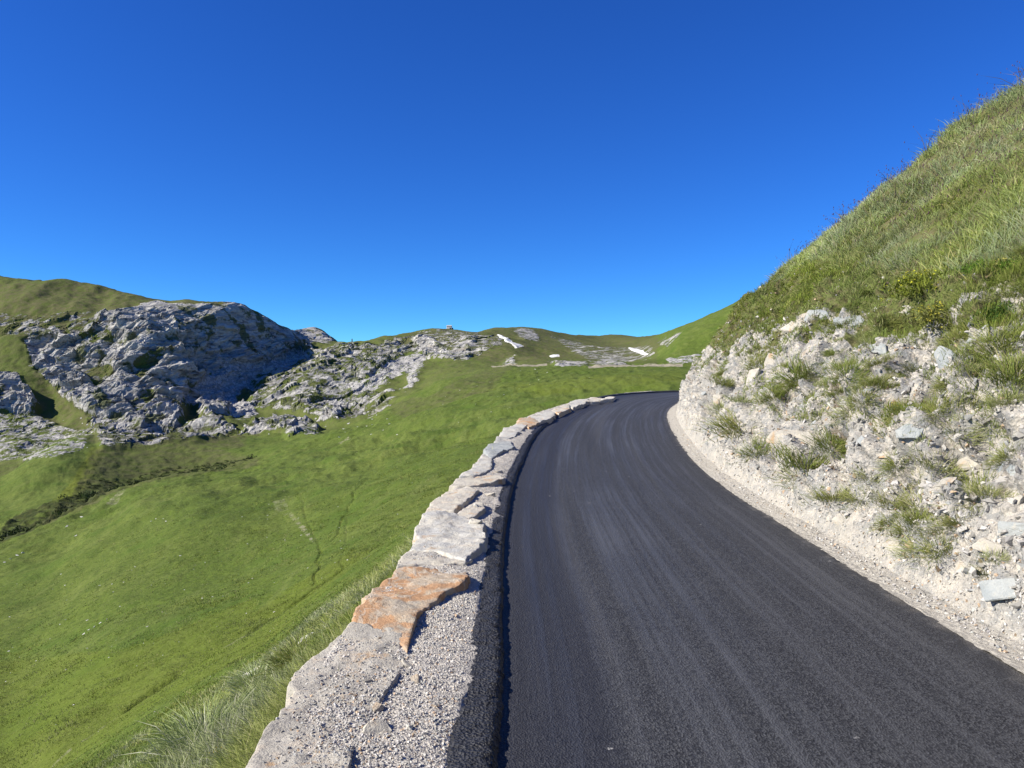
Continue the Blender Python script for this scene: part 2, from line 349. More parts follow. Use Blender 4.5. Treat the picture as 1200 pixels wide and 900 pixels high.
# ------------------------------------------------------------------ far and near terrain: one sheet lofted through the land's own lines
WO = np.array([(-1.3, -8), (-1.25, 0), (-1.15, 3.24), (-1.17, 4.3), (-1.06, 5.49), (-.95, 6.52), (-.93, 8.26), (-.82, 10.), (-.62, 11.2), (-.28, 16), (.16, 20.3),
               (.75, 23), (1.6, 26), (2.75, 29.9), (4.0, 33.0), (5.6, 35.9), (8, 37.9), (11, 38.6), (15, 38.5), (22, 37.2), (30, 35.7)])
WOC = curve(WO)
WTOP = .15
def lines():
    L = []
    # 0: foot of the wall, where the slope starts
    az = (WOC[:, 0]/np.maximum(WOC[:, 1], .05))*F+600; ok = (WOC[:, 1] > .6) & (WOC[:, 0] < 9.5)
    p = az[ok]; Y = WOC[ok, 1]; o = np.argsort(p); p, Y = p[o], Y[o]
    sel = np.unique(np.linspace(0, len(p)-1, 120).astype(int)); p, Y = p[sel], Y[sel]
    keep = np.concatenate([[True], np.diff(p) > .5]); p, Y = p[keep], Y[keep]
    z = GR*Y-.22
    L0 = [(a, 450-F*(c-CAMZ)/b, b) for a, b, c in zip(p, Y, z) if a < 812] + [(860, 600, 42), (1000, 700, 45), (1900, 800, 45)]
    L.append(L0)
    L.append([(-900, 1090, 24), (-700, 1050, 24), (0, 945, 24), (70, 890, 26), (150, 832, 29), (230, 778, 32), (300, 738, 35), (420, 655, 42), (520, 590, 52), (600, 548, 62), (700, 525, 70), (800, 515, 75), (1000, 540, 80), (1900, 560, 80)])
    L.append([(-900, 870, 50), (-700, 850, 50), (0, 790, 48), (150, 715, 52), (300, 662, 58), (420, 598, 66), (520, 540, 80), (600, 505, 90), (700, 480, 105), (800, 470, 110), (1000, 490, 120), (1900, 500, 120)])
    L.append([(-900, 780, 100), (-400, 700, 100), (0, 634, 100), (70, 603, 115), (130, 577, 130), (200, 560, 142), (300, 546, 155), (400, 520, 172), (470, 498, 185), (540, 470, 200), (620, 449, 220), (700, 440, 235), (800, 436, 245), (1000, 450, 250), (1900, 450, 250)])
    L.append([(-900, 810, 125), (-400, 730, 125), (0, 655, 125), (70, 628, 135), (130, 601, 150), (200, 578, 160), (300, 558, 170), (380, 528, 190), (470, 490, 205), (540, 463, 218), (620, 443, 238), (700, 435.5, 255), (800, 433, 265), (1000, 445, 270), (1900, 445, 270)])
    L.append([(-900, 720, 180), (-400, 660, 170), (0, 607, 150), (50, 592, 155), (85, 577, 163), (110, 571, 172), (160, 563, 188), (220, 553, 205), (300, 542, 205), (380, 516, 215), (470, 478, 240), (540, 450, 250), (620, 437, 262), (700, 432.5, 272), (800, 431, 278), (1000, 440, 285), (1900, 440, 285)])
    L.append([(-900, 660, 220), (-300, 600, 200), (0, 560, 200), (40, 533, 215), (70, 519, 225), (110, 513, 235), (160, 513, 245), (230, 516, 255), (300, 517, 260), (380, 509, 265), (430, 500, 275), (470, 470, 285), (540, 441, 290), (620, 431, 290), (700, 430.5, 290), (800, 430, 288), (1000, 437, 292), (1900, 437, 292)])
    L.append([(-900, 640, 260), (-300, 590, 260), (0, 557, 260), (70, 532, 280), (110, 525, 300), (160, 525, 310), (230, 524, 315), (300, 522, 315), (380, 507, 320), (430, 490, 330), (470, 466, 330), (540, 438, 330), (620, 429, 320), (700, 428, 318), (760, 427, 305), (800, 426, 296), (1000, 425, 300), (1900, 425, 300)])
    L.append([(-900, 600, 310), (-300, 550, 310), (0, 520, 322), (60, 512, 338), (110, 500, 347), (160, 495, 353), (230, 492, 370), (300, 494, 360), (380, 482, 370), (430, 465, 380), (470, 448, 390), (540, 428, 400), (590, 424, 400), (620, 423, 380), (700, 425, 370), (750, 424, 350), (800, 413, 312), (880, 392, 312), (1000, 370, 312), (1900, 360, 320)])
    L.append([(-900, 540, 340), (-300, 500, 340), (0, 470, 368), (60, 455, 379), (110, 458, 380), (160, 455, 384), (200, 460, 392), (230, 472, 405), (270, 474, 420), (300, 468, 430), (340, 450, 440), (380, 445, 430), (430, 430, 440), (480, 420, 460), (540, 412, 460), (590, 410, 450), (640, 416, 440), (700, 417, 430), (745, 419, 400), (770, 412, 360), (800, 401, 325), (880, 370, 325), (1000, 330, 325), (1900, 300, 340)])
    L.append([(-900, 480, 370), (-300, 440, 370), (0, 410, 408), (60, 405, 411), (110, 400, 413), (160, 392, 416), (200, 398, 424), (235, 425, 435), (270, 432, 450), (300, 430, 470), (330, 421, 490), (360, 414, 510), (400, 418, 500), (450, 405, 520), (500, 400, 530), (540, 397, 520), (590, 398, 520), (640, 406, 520), (700, 408, 520), (745, 411, 470), (770, 407, 385), (800, 393, 342), (880, 357, 342), (1000, 300, 342), (1900, 250, 360)])
    L.append([(-900, 430, 410), (-300, 395, 410), (0, 360, 448), (60, 354, 452), (110, 358, 450), (160, 357, 450), (200, 356, 454), (250, 356, 465), (285, 360, 480), (310, 374, 500), (340, 392, 525), (355, 402, 560), (375, 403, 575), (400, 405, 560), (450, 398, 580), (500, 391, 600), (540, 389, 600), (590, 391, 620), (640, 396, 650), (700, 402, 700), (745, 405, 560), (770, 404, 410), (785, 396, 380), (800, 387.5, 365), (820, 377.5, 365), (850, 363, 365), (880, 349, 365), (1000, 290, 365), (1900, 240, 380)])
    L.append([(-900, 240, 480), (-400, 280, 480), (-200, 300, 480), (0, 322, 510), (50, 328, 510), (100, 338, 505), (150, 347, 498), (200, 352, 490), (250, 355, 485), (285, 358, 495), (310, 372, 510), (335, 388, 540), (350, 389, 640), (362, 385, 650), (375, 386, 650), (388, 396, 650), (400, 402, 640), (430, 404.5, 650), (460, 398, 660), (490, 390, 670), (510, 388, 680), (530, 387, 680), (560, 390.5, 700), (585, 386, 760), (610, 383.5, 780), (640, 387, 800), (670, 393, 820), (700, 395, 1000), (720, 394, 1050), (740, 396, 1050), (752, 399, 1050), (770, 397, 900), (785, 394, 700), (800, 388.5, 600), (820, 379, 500), (850, 366, 480), (880, 352, 480), (1000, 300, 480), (1900, 260, 480)])
    return L
def build_terrain():
    core_ = np.arange(-60, 880, 1.5); g_ = np.cumsum(1.5*1.022**np.arange(1, 400)); lft = -60-g_[g_ < 840]; rgt = core_[-1]+np.cumsum(1.5*1.06**np.arange(1, 65))
    px = np.concatenate([lft[::-1], core_, rgt[rgt < 1900]])
    A, LY = [], []
    for l in lines():
        l = np.array(sorted(l)); A.append(pchip(l[:, 0], (l[:, 1]-450)/F, px)); LY.append(pchip(l[:, 0], np.log(l[:, 2]), px))
    A = np.array(A); LY = np.array(LY)
    A[1:] = gsm(A[1:], 3, 1); LY[1:] = gsm(LY[1:], 4, 1)
    Yk = np.exp(LY); Zk = CAMZ-A*Yk
    # behind the skyline the land falls away
    Yk = np.concatenate([Yk, Yk[-1:]*1.15, Yk[-1:]*1.8]); Zk = np.concatenate([Zk, Zk[-1:]-25, Zk[-1:]*0-90])
    cnt = [230, 110, 110, 16, 50, 60, 22, 55, 80, 80, 80, 56, 10, 5]
    kt = np.arange(len(Yk)); t = np.concatenate([np.linspace(i, i+1, c, endpoint=False) for i, c in enumerate(cnt)]+[[len(cnt)]])
    # rows of the first stretch crowd towards the camera; the stream is a crease, the rest flows
    t = np.where(t < 1, t**1.5, t)
    lo = t <= 1
    Ya = np.exp(pchip(kt, np.log(Yk), t)); Za = pchip(kt, Zk, t)
    u = t[lo][:, None]; Y0, Y1 = Yk[0][None], Yk[1][None]; Ya[lo] = Y0+(Y1-Y0)*u; Za[lo] = Zk[0][None]+(Zk[1]-Zk[0])[None]*(u+.12*u*(1-u))
    m = (t > 1) & (t <= 2); u = (t[m]-1)[:, None]; Za[m] = Zk[1][None]+(Zk[2]-Zk[1])[None]*(u*.75+.25*u*u)+.8*u*(1-u); Ya[m] = Yk[1][None]*(Yk[2]/Yk[1])[None]**u
    X = (px[None]-600)/F*Ya; P = np.stack([X, Ya, Za], -1)
    nr, nc = Ya.shape
    PX = np.broadcast_to(px[None], (nr, nc)); PY = 450-F*(Za-CAMZ)/Ya
    T = np.broadcast_to(t[:, None], (nr, nc))
    # --- what covers the ground (world noise frays the borders)
    def cover(polys, amp=6., seed=1, tmin=0, tmax=99):
        acc = np.zeros((nr, nc), np.float32)
        for k in range(3):
            sc = .045*(1+k*.9)
            wx = (fbm(X*sc, Ya*sc, Za*sc, 3, seed+k*7)-.5)*2*amp*(1+k*.35); wy = (fbm(X*sc, Ya*sc, Za*sc, 3, seed+k*7+100)-.5)*1.5*amp
            best = np.zeros((nr, nc), np.float32)
            for s, q in polys: best = np.maximum(best, np.where(inpoly(PX+wx, PY+wy, q), s, 0))
            acc += best
        return np.where((T >= tmin) & (T <= tmax), acc/3, 0)
    rock = cover([(.84, [(30, 405), (60, 388), (110, 376), (150, 363), (185, 353), (215, 356), (250, 355), (285, 357), (305, 368), (335, 387), (366, 402), (365, 420), (310, 432), (290, 460), (270, 492), (240, 496), (222, 480), (210, 507), (165, 511), (148, 500), (100, 492), (55, 445), (38, 428)]),
                  (.8, [(-420, 430), (22, 438), (45, 470), (38, 482), (-420, 510)]), (.95, [(335, 384), (365, 383), (392, 398), (380, 408), (345, 404)]),
                  (.55, [(280, 468), (300, 440), (345, 420), (400, 408), (440, 405), (490, 402), (480, 414), (440, 440), (405, 466), (380, 490), (330, 482), (290, 480)]),
                  (.62, [(285, 506), (310, 492), (360, 495), (378, 510), (340, 516), (290, 513)]), (.8, [(372, 502), (395, 470), (412, 480), (402, 500)]),
                  (.9, [(485, 402), (500, 395), (530, 416), (545, 394), (560, 394), (548, 422), (530, 424), (500, 422)]), (.62, [(600, 388), (615, 383), (630, 391), (638, 401), (615, 399)]),
                  (.62, [(693, 426), (705, 420), (725, 421), (737, 431), (698, 432)]), (.55, [(402, 518), (425, 500), (440, 494), (455, 500), (442, 511)]),
                  (.56, [(100, 495), (160, 500), (250, 495), (290, 512), (230, 520), (120, 522)]), (.43, [(-420, 355), (40, 372), (120, 368), (60, 400), (-420, 420)]),
                  (.5, [(450, 402), (500, 389), (560, 388), (600, 400), (540, 425), (470, 415)]), (.52, [(640, 392), (700, 408), (770, 405), (760, 424), (690, 424)]),
                  (.6, [(770, 402), (795, 388), (800, 392), (778, 408)]), (.55, [(400, 470), (430, 462), (470, 462), (450, 485), (410, 500)]), (.7, [(640, 424), (690, 424), (690, 431), (650, 431)])], seed=3, tmin=5.6)
    ledge = cover([(1, [(92, 432), (120, 424), (140, 440), (112, 456)]), (1, [(148, 440), (178, 412), (190, 420), (165, 452)]), (.9, [(150, 478), (178, 462), (182, 478), (160, 496)]), (.9, [(60, 385), (110, 372), (125, 384), (80, 402)]), (.8, [(95, 395), (130, 388), (135, 400), (100, 412)]),
                  (.8, [(205, 478), (225, 470), (240, 500), (215, 505)]), (.7, [(255, 470), (290, 466), (300, 478), (262, 486)])], 5, 23, tmin=5.6)
    rock = np.clip(rock-ledge*.42, 0, 1)
    scree = cover([(.5, [(-420, 495), (45, 482), (85, 505), (112, 502), (100, 522), (60, 538), (-420, 545)]), (.85, [(225, 456), (262, 425), (310, 424), (345, 414), (368, 420), (300, 442), (275, 476), (235, 479)]),
                   (.6, [(395, 455), (440, 440), (465, 420), (495, 415), (502, 420), (482, 460), (470, 464), (478, 440), (460, 446), (440, 456), (420, 466)]), (.75, [(270, 470), (300, 480), (300, 490), (262, 494)]),
                   (.55, [(585, 432), (600, 416), (606, 420), (600, 430)]), (.55, [(780, 421), (830, 414), (830, 428), (785, 429)])], 8, 41, tmin=5.6)
    rock = rock*(1-.85*sstep(.45, .7, scree)); scree = np.where(scree > .5, np.minimum(scree*1.12, .95), scree)
    heath = cover([(.9, [(-420, 300), (300, 350), (300, 366), (200, 376), (90, 400), (-420, 420)]), (.9, [(440, 400), (530, 384), (620, 380), (760, 392), (780, 405), (740, 426), (640, 424), (570, 425)]),
                   (.8, [(40, 432), (110, 480), (150, 505), (290, 515), (280, 524), (60, 512), (30, 480)]),
                   (.62, [(80, 590), (100, 545), (112, 522), (170, 516), (240, 520), (310, 545), (285, 556), (130, 585), (60, 612), (0, 650)]), (.6, [(440, 470), (500, 470), (570, 430), (600, 432), (560, 470), (470, 490)])], 7, 61, tmin=2.9)
    heath = np.maximum(heath, .5*sstep(6.2, 7, T)*(PX < 770)); heath = np.maximum(heath, .85*ledge)
    dark = cover([(.9, [(-20, 660), (15, 608), (45, 596), (95, 578), (130, 570), (110, 595), (60, 622)]), (.3, [(130, 580), (245, 549), (300, 543), (306, 552), (200, 575)]), (.25, [(95, 575), (115, 530), (200, 525), (290, 545), (150, 575)]),
                  (.5, [(485, 515), (500, 508), (515, 512), (500, 518)]), (.4, [(380, 530), (400, 520), (425, 522), (395, 536)])], 3, 81, tmin=2.95)  # first patch on this line: shade of a meadow dip painted into the colour
    yel = cover([(.8, [(62, 592), (90, 545), (106, 520), (122, 522), (108, 555), (92, 585)]), (.35, [(-420, 850), (150, 790), (280, 730), (400, 650), (440, 640), (300, 762), (200, 815), (60, 905), (-420, 960)]), (.35, [(560, 455), (700, 442), (800, 436), (800, 455), (640, 465)]), (.3, [(-420, 830), (150, 760), (300, 700), (300, 730), (100, 810), (-420, 870)])], 6, 91, tmax=7)  # first patch paints the knoll's sunlit face brighter; the others are yellower grass
    dirt = cover([(.52, [(322, 600), (338, 597), (345, 610), (362, 624), (372, 640), (364, 636), (345, 618), (325, 612)]), (1.3, [(575, 427.2), (642, 426.4), (642, 429.0), (580, 430)]), (1.1, [(690, 430.3), (800, 428.5), (800, 430.8), (690, 432.2)]),
                  (.55, [(120, 590), (135, 580), (145, 572), (150, 576), (135, 588)]),
                  (.6, [(390, 523), (410, 514), (420, 516), (400, 524)])], 1.5, 95)
    # --- relief
    G1 = np.gradient(P, axis=0); G2 = np.gradient(P, axis=1); N = np.cross(G2, G1); N /= np.linalg.norm(N, axis=-1, keepdims=True)+1e-9
    N = np.where(N[..., 2:] < 0, -N, N)
    for k in range(3): N[..., k] = gsm(gsm(N[..., k], 5, 0), 5, 1)
    rk = gsm(gsm(np.maximum(rock, scree*.4), 1.2, 0), 1.2, 1)
    a = math.radians(38); U = X*math.cos(a)+Za*math.sin(a); W = -X*math.sin(a)+Za*math.cos(a)
    strata = fbm(U/26, Ya/22, W/7.5, 5, 5, .55, True); rib = fbm(U/60, Ya/40, W/22, 4, 15, .5, True)
    d1, d2, cid = worley(U/9, Ya/8, W/5.5, 9); block = (cid-.5)*.8+np.clip((d2-d1)*2.2, 0, .6)
    wx_ = (fbm(X/14, Ya/14, Za/14, 3, 29)-.5)*1.2; d1, d2, cid = worley(U/24+wx_, Ya/15+wx_, W/7.5-wx_, 39); plate = (cid-.5)*1.5; d1, d2, cid = worley(U/9+wx_, Ya/7+wx_, W/3.2-wx_, 49); plate = plate+(cid-.5)*.62
    d1, d2, cid = worley(X/3.4, Ya/3, Za/3, 19); pebble = (cid-.4)*np.clip((d2-d1)*3, 0, 1)
    amp = np.clip((Ya-120)/220, 0, 1)
    disp = rk*amp*((rib-.5)*17+(strata-.55)*8+plate*3.2+block*.4+pebble*.35)*(1-.8*sstep(10.2, 10.95, T))*(1-.6*sstep(440, 540, PX)*sstep(6, 9, T))*(1-.75*sstep(620, 680, PX))
    disp += np.clip(scree, 0, 1)*amp*pebble*1.1
    soft = sstep(40, 110, Ya)
    disp += soft*(1-rk)*((fbm(X/55, Ya/55, Za/40, 2, 71)-.5)*8.5+(fbm(X/20+Ya/60, Ya/36, Za/20, 3, 76)-.5)*7+(fbm(X/6, Ya/6, Za/6, 3, 72)-.5)*.6)*(1-.7*np.exp(-((T-3)/.3)**2))*np.where((T > 3.4) & (T < 6.4), .45, 1)*(1-.6*sstep(440, 660, PX))
    disp += (1-rk)*(1-soft)*(fbm(X*.9, Ya*.9, Za*.9, 3, 73)-.5)*.22*sstep(0.02, .12, T)
    disp += (1-rk)*soft*((fbm(X*.55, Ya*.4, Za*.55, 3, 74)-.5)*.7+(fbm(X*.2, Ya*.2, Za*.2, 3, 78, .5, True)-.5)*.9*(T < 5))
    disp += dark*(fbm(X*.5, Ya*.5, Za*.5, 3, 75)-.4)*1.6
    st = np.exp(-((T-1-.06*(fbm(px[None]/40, px[None]*0, px[None]*0, 3, 33)-.5))/.012)**2); disp -= .3*st*sstep(.40, .6, fbm(px[None]/60, px[None]*0, px[None]*0, 2, 35))*np.where(PX < 520, 1, 0); dirt = np.maximum(dirt, np.exp(-((T-1.004)/.010)**2)*.62*sstep(.45, .6, fbm(px[None]/22, T*9, T*0, 3, 34))*(PX < 460))
    # sheep tracks and rills down the meadow
    for pts, dep in (([(428, 572), (410, 600), (398, 625), (378, 640), (372, 662), (365, 685)], .9), ([(352, 585), (360, 600), (372, 632), (380, 650)], .6), ([(412, 600), (405, 640), (392, 690)], .35)):
        pts = np.array(pts); xx = np.interp(PY, pts[:, 1], pts[:, 0])+(fbm(PY/9, PY*0, PY*0, 3, 55)-.5)*12
        m = np.exp(-((PX-xx)/.9)**2)*((PY > pts[0, 1]) & (PY < pts[-1, 1]) & (T > 1) & (T < 3)); disp -= dep*m*.2; dirt = np.maximum(dirt, .5*m*sstep(.45, .6, fbm(PX/7, PY/7, PY*0, 2, 6))); dark = np.maximum(dark, .4*m*sstep(.4, .55, fbm(PX/5, PY/5, PY*0, 2, 5)))
    P = P+N*disp[..., None]
    front = sstep(0, .04, T)[..., None]
    P[..., 2] = P[..., 2]
    o = mesh_np('hills', P, [grid_faces(nr, nc)], M_TER, True, {'surface': np.stack([rock, scree, heath], -1).reshape(-1, 3), 'growth': np.stack([dark, yel, dirt], -1).reshape(-1, 3)},
                kind='structure', label='green alpine valley with grassy hills and grey cliffs')
    f = grid_faces(nr, nc); o.data.polygons.foreach_set('use_smooth', (np.maximum(rock, scree).ravel()[f].mean(1) < .3)); o.data.update()
    return o, P, PX, PY, T, rock
TER, TP, TPX, TPY, TT, TROCK = build_terrain()
NC = TP.shape[1]
vs = np.array([(x, y, -95) for x in (-9000, 9000) for y in (-9000, 9000)], float)
mesh_np('lowland', vs, [np.array([[0, 2, 3, 1]])], mat_plain('distant_lowland', (.05, .08, .02), (.08, .10, .03), .01), kind='structure', label='low green land beyond the hills')

# ------------------------------------------------------------------ hillside on the right: a grassed nose with a cut face of rubble
APEX = np.array([24., 12.])
def edge_dist(x, y):
    d = np.full(x.shape, 1e9, np.float32); ys = np.zeros(x.shape, np.float32); q = RE[::16]
    for a, b in zip(q[:-1], q[1:]):
        ab = b-a; t = np.clip(((x-a[0])*ab[0]+(y-a[1])*ab[1])/(ab@ab), 0, 1)
        e = np.hypot(x-a[0]-t*ab[0], y-a[1]-t*ab[1]); m = e < d; d = np.where(m, e, d); ys = np.where(m, a[1]+t*ab[1], ys)
    return d, ys
def build_hillside():
    q, s = by_dist(RE, .0036, y0=-12)
    q = np.concatenate([q, np.array([(36, 29), (45, 22), (50, 5), (40, -15), (20, -20), (3.3, -14)], float)])
    dr = APEX-q; L = np.linalg.norm(dr, axis=1)
    ang = np.unwrap(np.arctan2(dr[:, 1], dr[:, 0]))
    rows = np.concatenate([np.linspace(0, 3.0, 230), 3.0+18*(np.linspace(0, 1, 110)[1:])**1.6])/24
    # distances in metres along each ray, squeezed to the apex at the end
    t = rows[:, None]*24/L[None]; t = np.minimum(t, 1); t[-1] = 1
    B = q[None]+dr[None]*t[..., None]-(dr/L[:, None])[None]*.06*(1-t[..., None])
    X, Y = B[..., 0], B[..., 1]; d, ys = edge_dist(X, Y); d = np.where(t*L[None] < .05, np.minimum(d, .0), d)
    hc = np.interp(ys, [3, 9, 18, 30], [2.15, 2.55, 3.2, 3.3])+(fbm(ys*.5, ys*0, ys*0, 3, 44)-.5)*.7
    dc = 2.45+(fbm(ys*.45, ys*0+4, ys*0, 3, 45)-.5)*.4
    e = np.maximum(d-dc, 0); u = np.clip((d-.22)/(dc-.22), 0, 1)
    H = hc*(u+.16*np.sin(np.pi*u)*(1-u)*1.2)+.945*e-.026*np.minimum(e, 19)**2+np.clip(d, 0, .3)*.1
    Z = GR*np.where(Y > 37, 37, Y)+H
    P = np.stack([X, Y, Z], -1)
    G1 = np.gradient(P, axis=0); G2 = np.gradient(P, axis=1); N = np.cross(G1, G2); N /= np.linalg.norm(N, axis=-1, keepdims=True)+1e-9
    N = np.where(N[..., 2:] < 0, -N, N)
    for k in range(3): N[..., k] = gsm(gsm(N[..., k], 4, 0), 4, 1)
    cut = sstep(.18, .6, d)*(1-sstep(2.5, 3.4, d)); top = sstep(2.05, 2.8, d+.95*sstep(10, 20, ys)+1.1*(fbm(X*.8, Y*.8, Z*.8, 4, 61)-.5))
    big = fbm(X*.7, Y*.7, Z*.7, 3, 62)-.5
    a = math.radians(25); U = Y*math.cos(a)+Z*math.sin(a); W = -Y*math.sin(a)+Z*math.cos(a)
    d1, d2, c1 = worley(X*1.6, U*1.6, W*3.6, 63); slab = (c1-.5)*np.clip((d2-d1)*5, 0, 1)
    d1, d2, c2 = worley(X*6, U*6, W*10, 64); blk = (c2-.5)*np.clip((d2-d1)*4, 0, 1)
    d1, d2, c3 = worley(X*17, Y*17, Z*20, 65); gv = (c3-.3)*np.clip((d2-d1)*3, 0, 1)
    disp = cut*(big*.6+slab*.40+blk*.11+gv*.02)+(1-cut)*(gv*.012+.02*(fbm(X*6, Y*6, Z*6, 3, 66)-.5))
    disp += sstep(2.8, 4, d)*((fbm(X*.9, Y*.9, Z*.9, 4, 67)-.5)*.5+(fbm(X*.28, Y*.28, Z*.28, 3, 77)-.5)*.5)
    disp *= np.where(t >= 1, 0, 1)
    P = P+N*disp[..., None]
    veg = np.clip(top*1.1, 0, 1)+cut*sstep(.50, .64, fbm(X*1.3, Y*1.3, Z*1.3, 4, 68))*.6*sstep(.8, 1.5, d)
    verge = 1-sstep(.12, .40, d+.25*(fbm(X*3, Y*3, Z*3, 3, 69)-.5))
    nr, nc = X.shape
    o = mesh_np('hillside', P, [grid_faces(nr, nc)[:, ::-1]], M_BANK, False, {'surface': np.stack([cut, np.clip(veg, 0, 1), verge], -1).reshape(-1, 3)}, kind='structure',
                label='steep hillside with a pale rubble road cut below grass')
    return o, P, N, d, ys
HILL, HP, HN, HD, HYS = build_hillside()

# ------------------------------------------------------------------ ray helper: a photo pixel to a point on a built surface
bpy.context.view_layer.update()
EYE = Vector((0, 0, CAMZ))
def hit(px, py, o):
    d = Vector(((px-600)/F, 1, (450-py)/F)).normalized()
    ok, p, n, i = o.ray_cast(EYE, d)
    return (p, n) if ok else (None, None)

# ------------------------------------------------------------------ stones
def hull_proto(seed, flat=.55, n=13, round_=.0):
    r = random.Random(seed); bm = bmesh.new()
    for _ in range(n):
        v = Vector((r.uniform(-1, 1), r.uniform(-1, 1), r.uniform(-1, 1)))
        m = max(abs(v.x), abs(v.y), abs(v.z)); v = v/m*(.82+.18*r.random()) if r.random() < .75 else v.normalized()
        bm.verts.new((v.x, v.y*.8, v.z*flat))
    g = bmesh.ops.convex_hull(bm, input=bm.verts[:])
    bmesh.ops.delete(bm, geom=[e for e in g['geom_interior'] if isinstance(e, bmesh.types.BMVert)], context='VERTS')
    bmesh.ops.triangulate(bm, faces=bm.faces[:])
    bm.verts.index_update(); V = np.array([v.co[:] for v in bm.verts]); Fc = np.array([[v.index for v in f.verts] for f in bm.faces]); bm.free()
    return V, Fc
PROTO = [hull_proto(k, .4+.35*random.random(), 11) for k in range(14)]
def rand_rot(n):
    q = RNG.normal(size=(n, 4)); q /= np.linalg.norm(q, axis=1, keepdims=True); w, x, y, z = q.T
    return np.stack([np.stack([1-2*(y*y+z*z), 2*(x*y-z*w), 2*(x*z+y*w)], -1), np.stack([2*(x*y+z*w), 1-2*(x*x+z*z), 2*(y*z-x*w)], -1), np.stack([2*(x*z-y*w), 2*(y*z+x*w), 1-2*(x*x+y*y)], -1)], -2)
def rubble(name, pos, size, cols, label):
    V, Fs, C, off = [], [], [], 0
    which = RNG.integers(0, len(PROTO), len(pos)); R = rand_rot(len(pos))
    for k, (pv, pf) in enumerate(PROTO):
        m = np.where(which == k)[0]
        if not len(m): continue
        v = np.einsum('nij,vj->nvi', R[m], pv)*size[m, None, None]+pos[m][:, None]
        V.append(v.reshape(-1, 3)); Fs.append((pf[None]+(np.arange(len(m))*len(pv))[:, None, None]+off).reshape(-1, 3))
        C.append(np.repeat(cols[m], len(pv), 0)); off += len(m)*len(pv)
    return mesh_np(name, np.concatenate(V), [np.concatenate(Fs)], M_RUB, False, {'tint': np.concatenate(C)}, kind='stuff', label=label)
def stone_cols(n, lo=.19, hi=.45, warm=.5):
    b = RNG.uniform(lo, hi, n); w = RNG.random(n)
    c = np.stack([b*1.02, b*.97, b*(.93-.06*w)], -1); m = RNG.random(n) < .18*warm; c[m] *= np.array([.95, .74, .55]); k = RNG.random(n) < .2; c[k] *= np.array([.72, .76, .79])
    return c
def rock_mesh(name, mat, sz, seed, flat=.45):
    """an angular stone with broken faces: hull, subdivided, roughened"""
    r = random.Random(seed); bm = bmesh.new()
    V, Fc = hull_proto(seed+500, flat, 14)
    vs = [bm.verts.new(v) for v in V]
    for f in Fc: bm.faces.new([vs[i] for i in f])
    bmesh.ops.dissolve_limit(bm, angle_limit=math.radians(12), verts=bm.verts[:], edges=bm.edges[:])
    bmesh.ops.bevel(bm, geom=bm.edges[:], offset=.05, segments=1, affect='EDGES', clamp_overlap=True)
    bmesh.ops.triangulate(bm, faces=bm.faces[:])
    bmesh.ops.subdivide_edges(bm, edges=bm.edges[:], cuts=2, use_grid_fill=True)
    co = np.array([v.co[:] for v in bm.verts]); bm.normal_update()
    dd = (fbm(co[:, 0]*2.2, co[:, 1]*2.2, co[:, 2]*5, 4, seed)-.5)*.22
    for v, d in zip(bm.verts, dd): v.co += v.normal*float(d)
    me = bpy.data.meshes.new(name); bm.to_mesh(me); bm.free(); me.materials.append(mat)
    me.transform(Matrix.Diagonal((*sz, 1)) if hasattr(sz, '__len__') else Matrix.Scale(sz, 4))
    return me

# loose rubble over the cut face and along the verge
camd = np.hypot(np.hypot(HP[..., 0], HP[..., 1]), HP[..., 2]-CAMZ)
def pick(mask, n, power=1.2):
    """random grid points of the hillside, spread evenly over the ground near the camera"""
    A = np.zeros(mask.shape); c = np.cross(HP[1:, :-1]-HP[:-1, :-1], HP[:-1, 1:]-HP[:-1, :-1]); A[:-1, :-1] = np.linalg.norm(c, axis=-1)
    w = (A*mask/camd**power).ravel(); w /= w.sum(); i = RNG.choice(len(w), n, p=w)
    r, cc = np.divmod(i, HP.shape[1]); r = np.clip(r, 0, HP.shape[0]-2); cc = np.clip(cc, 0, HP.shape[1]-2)
    a, b = RNG.random((2, n, 1)); p = HP[r, cc]*(1-a)*(1-b)+HP[r+1, cc]*a*(1-b)+HP[r, cc+1]*(1-a)*b+HP[r+1, cc+1]*a*b
    return p, HN[r, cc], HD[r, cc]
seen = (HP[..., 1] > 2.6) & (HP[..., 1] < 36) & (HP[..., 0] < 12)
p, nn, d = pick(seen & (HD > .3) & (HD < 3.0), 19000, 1.5)
k_ = (d < 2.0) | (RNG.random(len(p)) < .18); p, nn, d = p[k_], nn[k_], d[k_]
sz = np.minimum(.010+.034*RNG.random(len(p))**3.2, .06)*RNG.uniform(.8, 1.3, len(p))
rubble('rubble', p+nn*sz[:, None]*.15, sz, stone_cols(len(p)), 'loose pale broken stone covering the road cut')
p, nn, d = pick(seen & (HD > .02) & (HD < .6), 14000, 1.7)
sz = .004+.016*RNG.random(len(p))**3
rubble('gravel', p+nn*sz[:, None]*.2, sz, stone_cols(len(p), .30, .50, .7), 'pale crushed stone strewn along the right edge of the road')

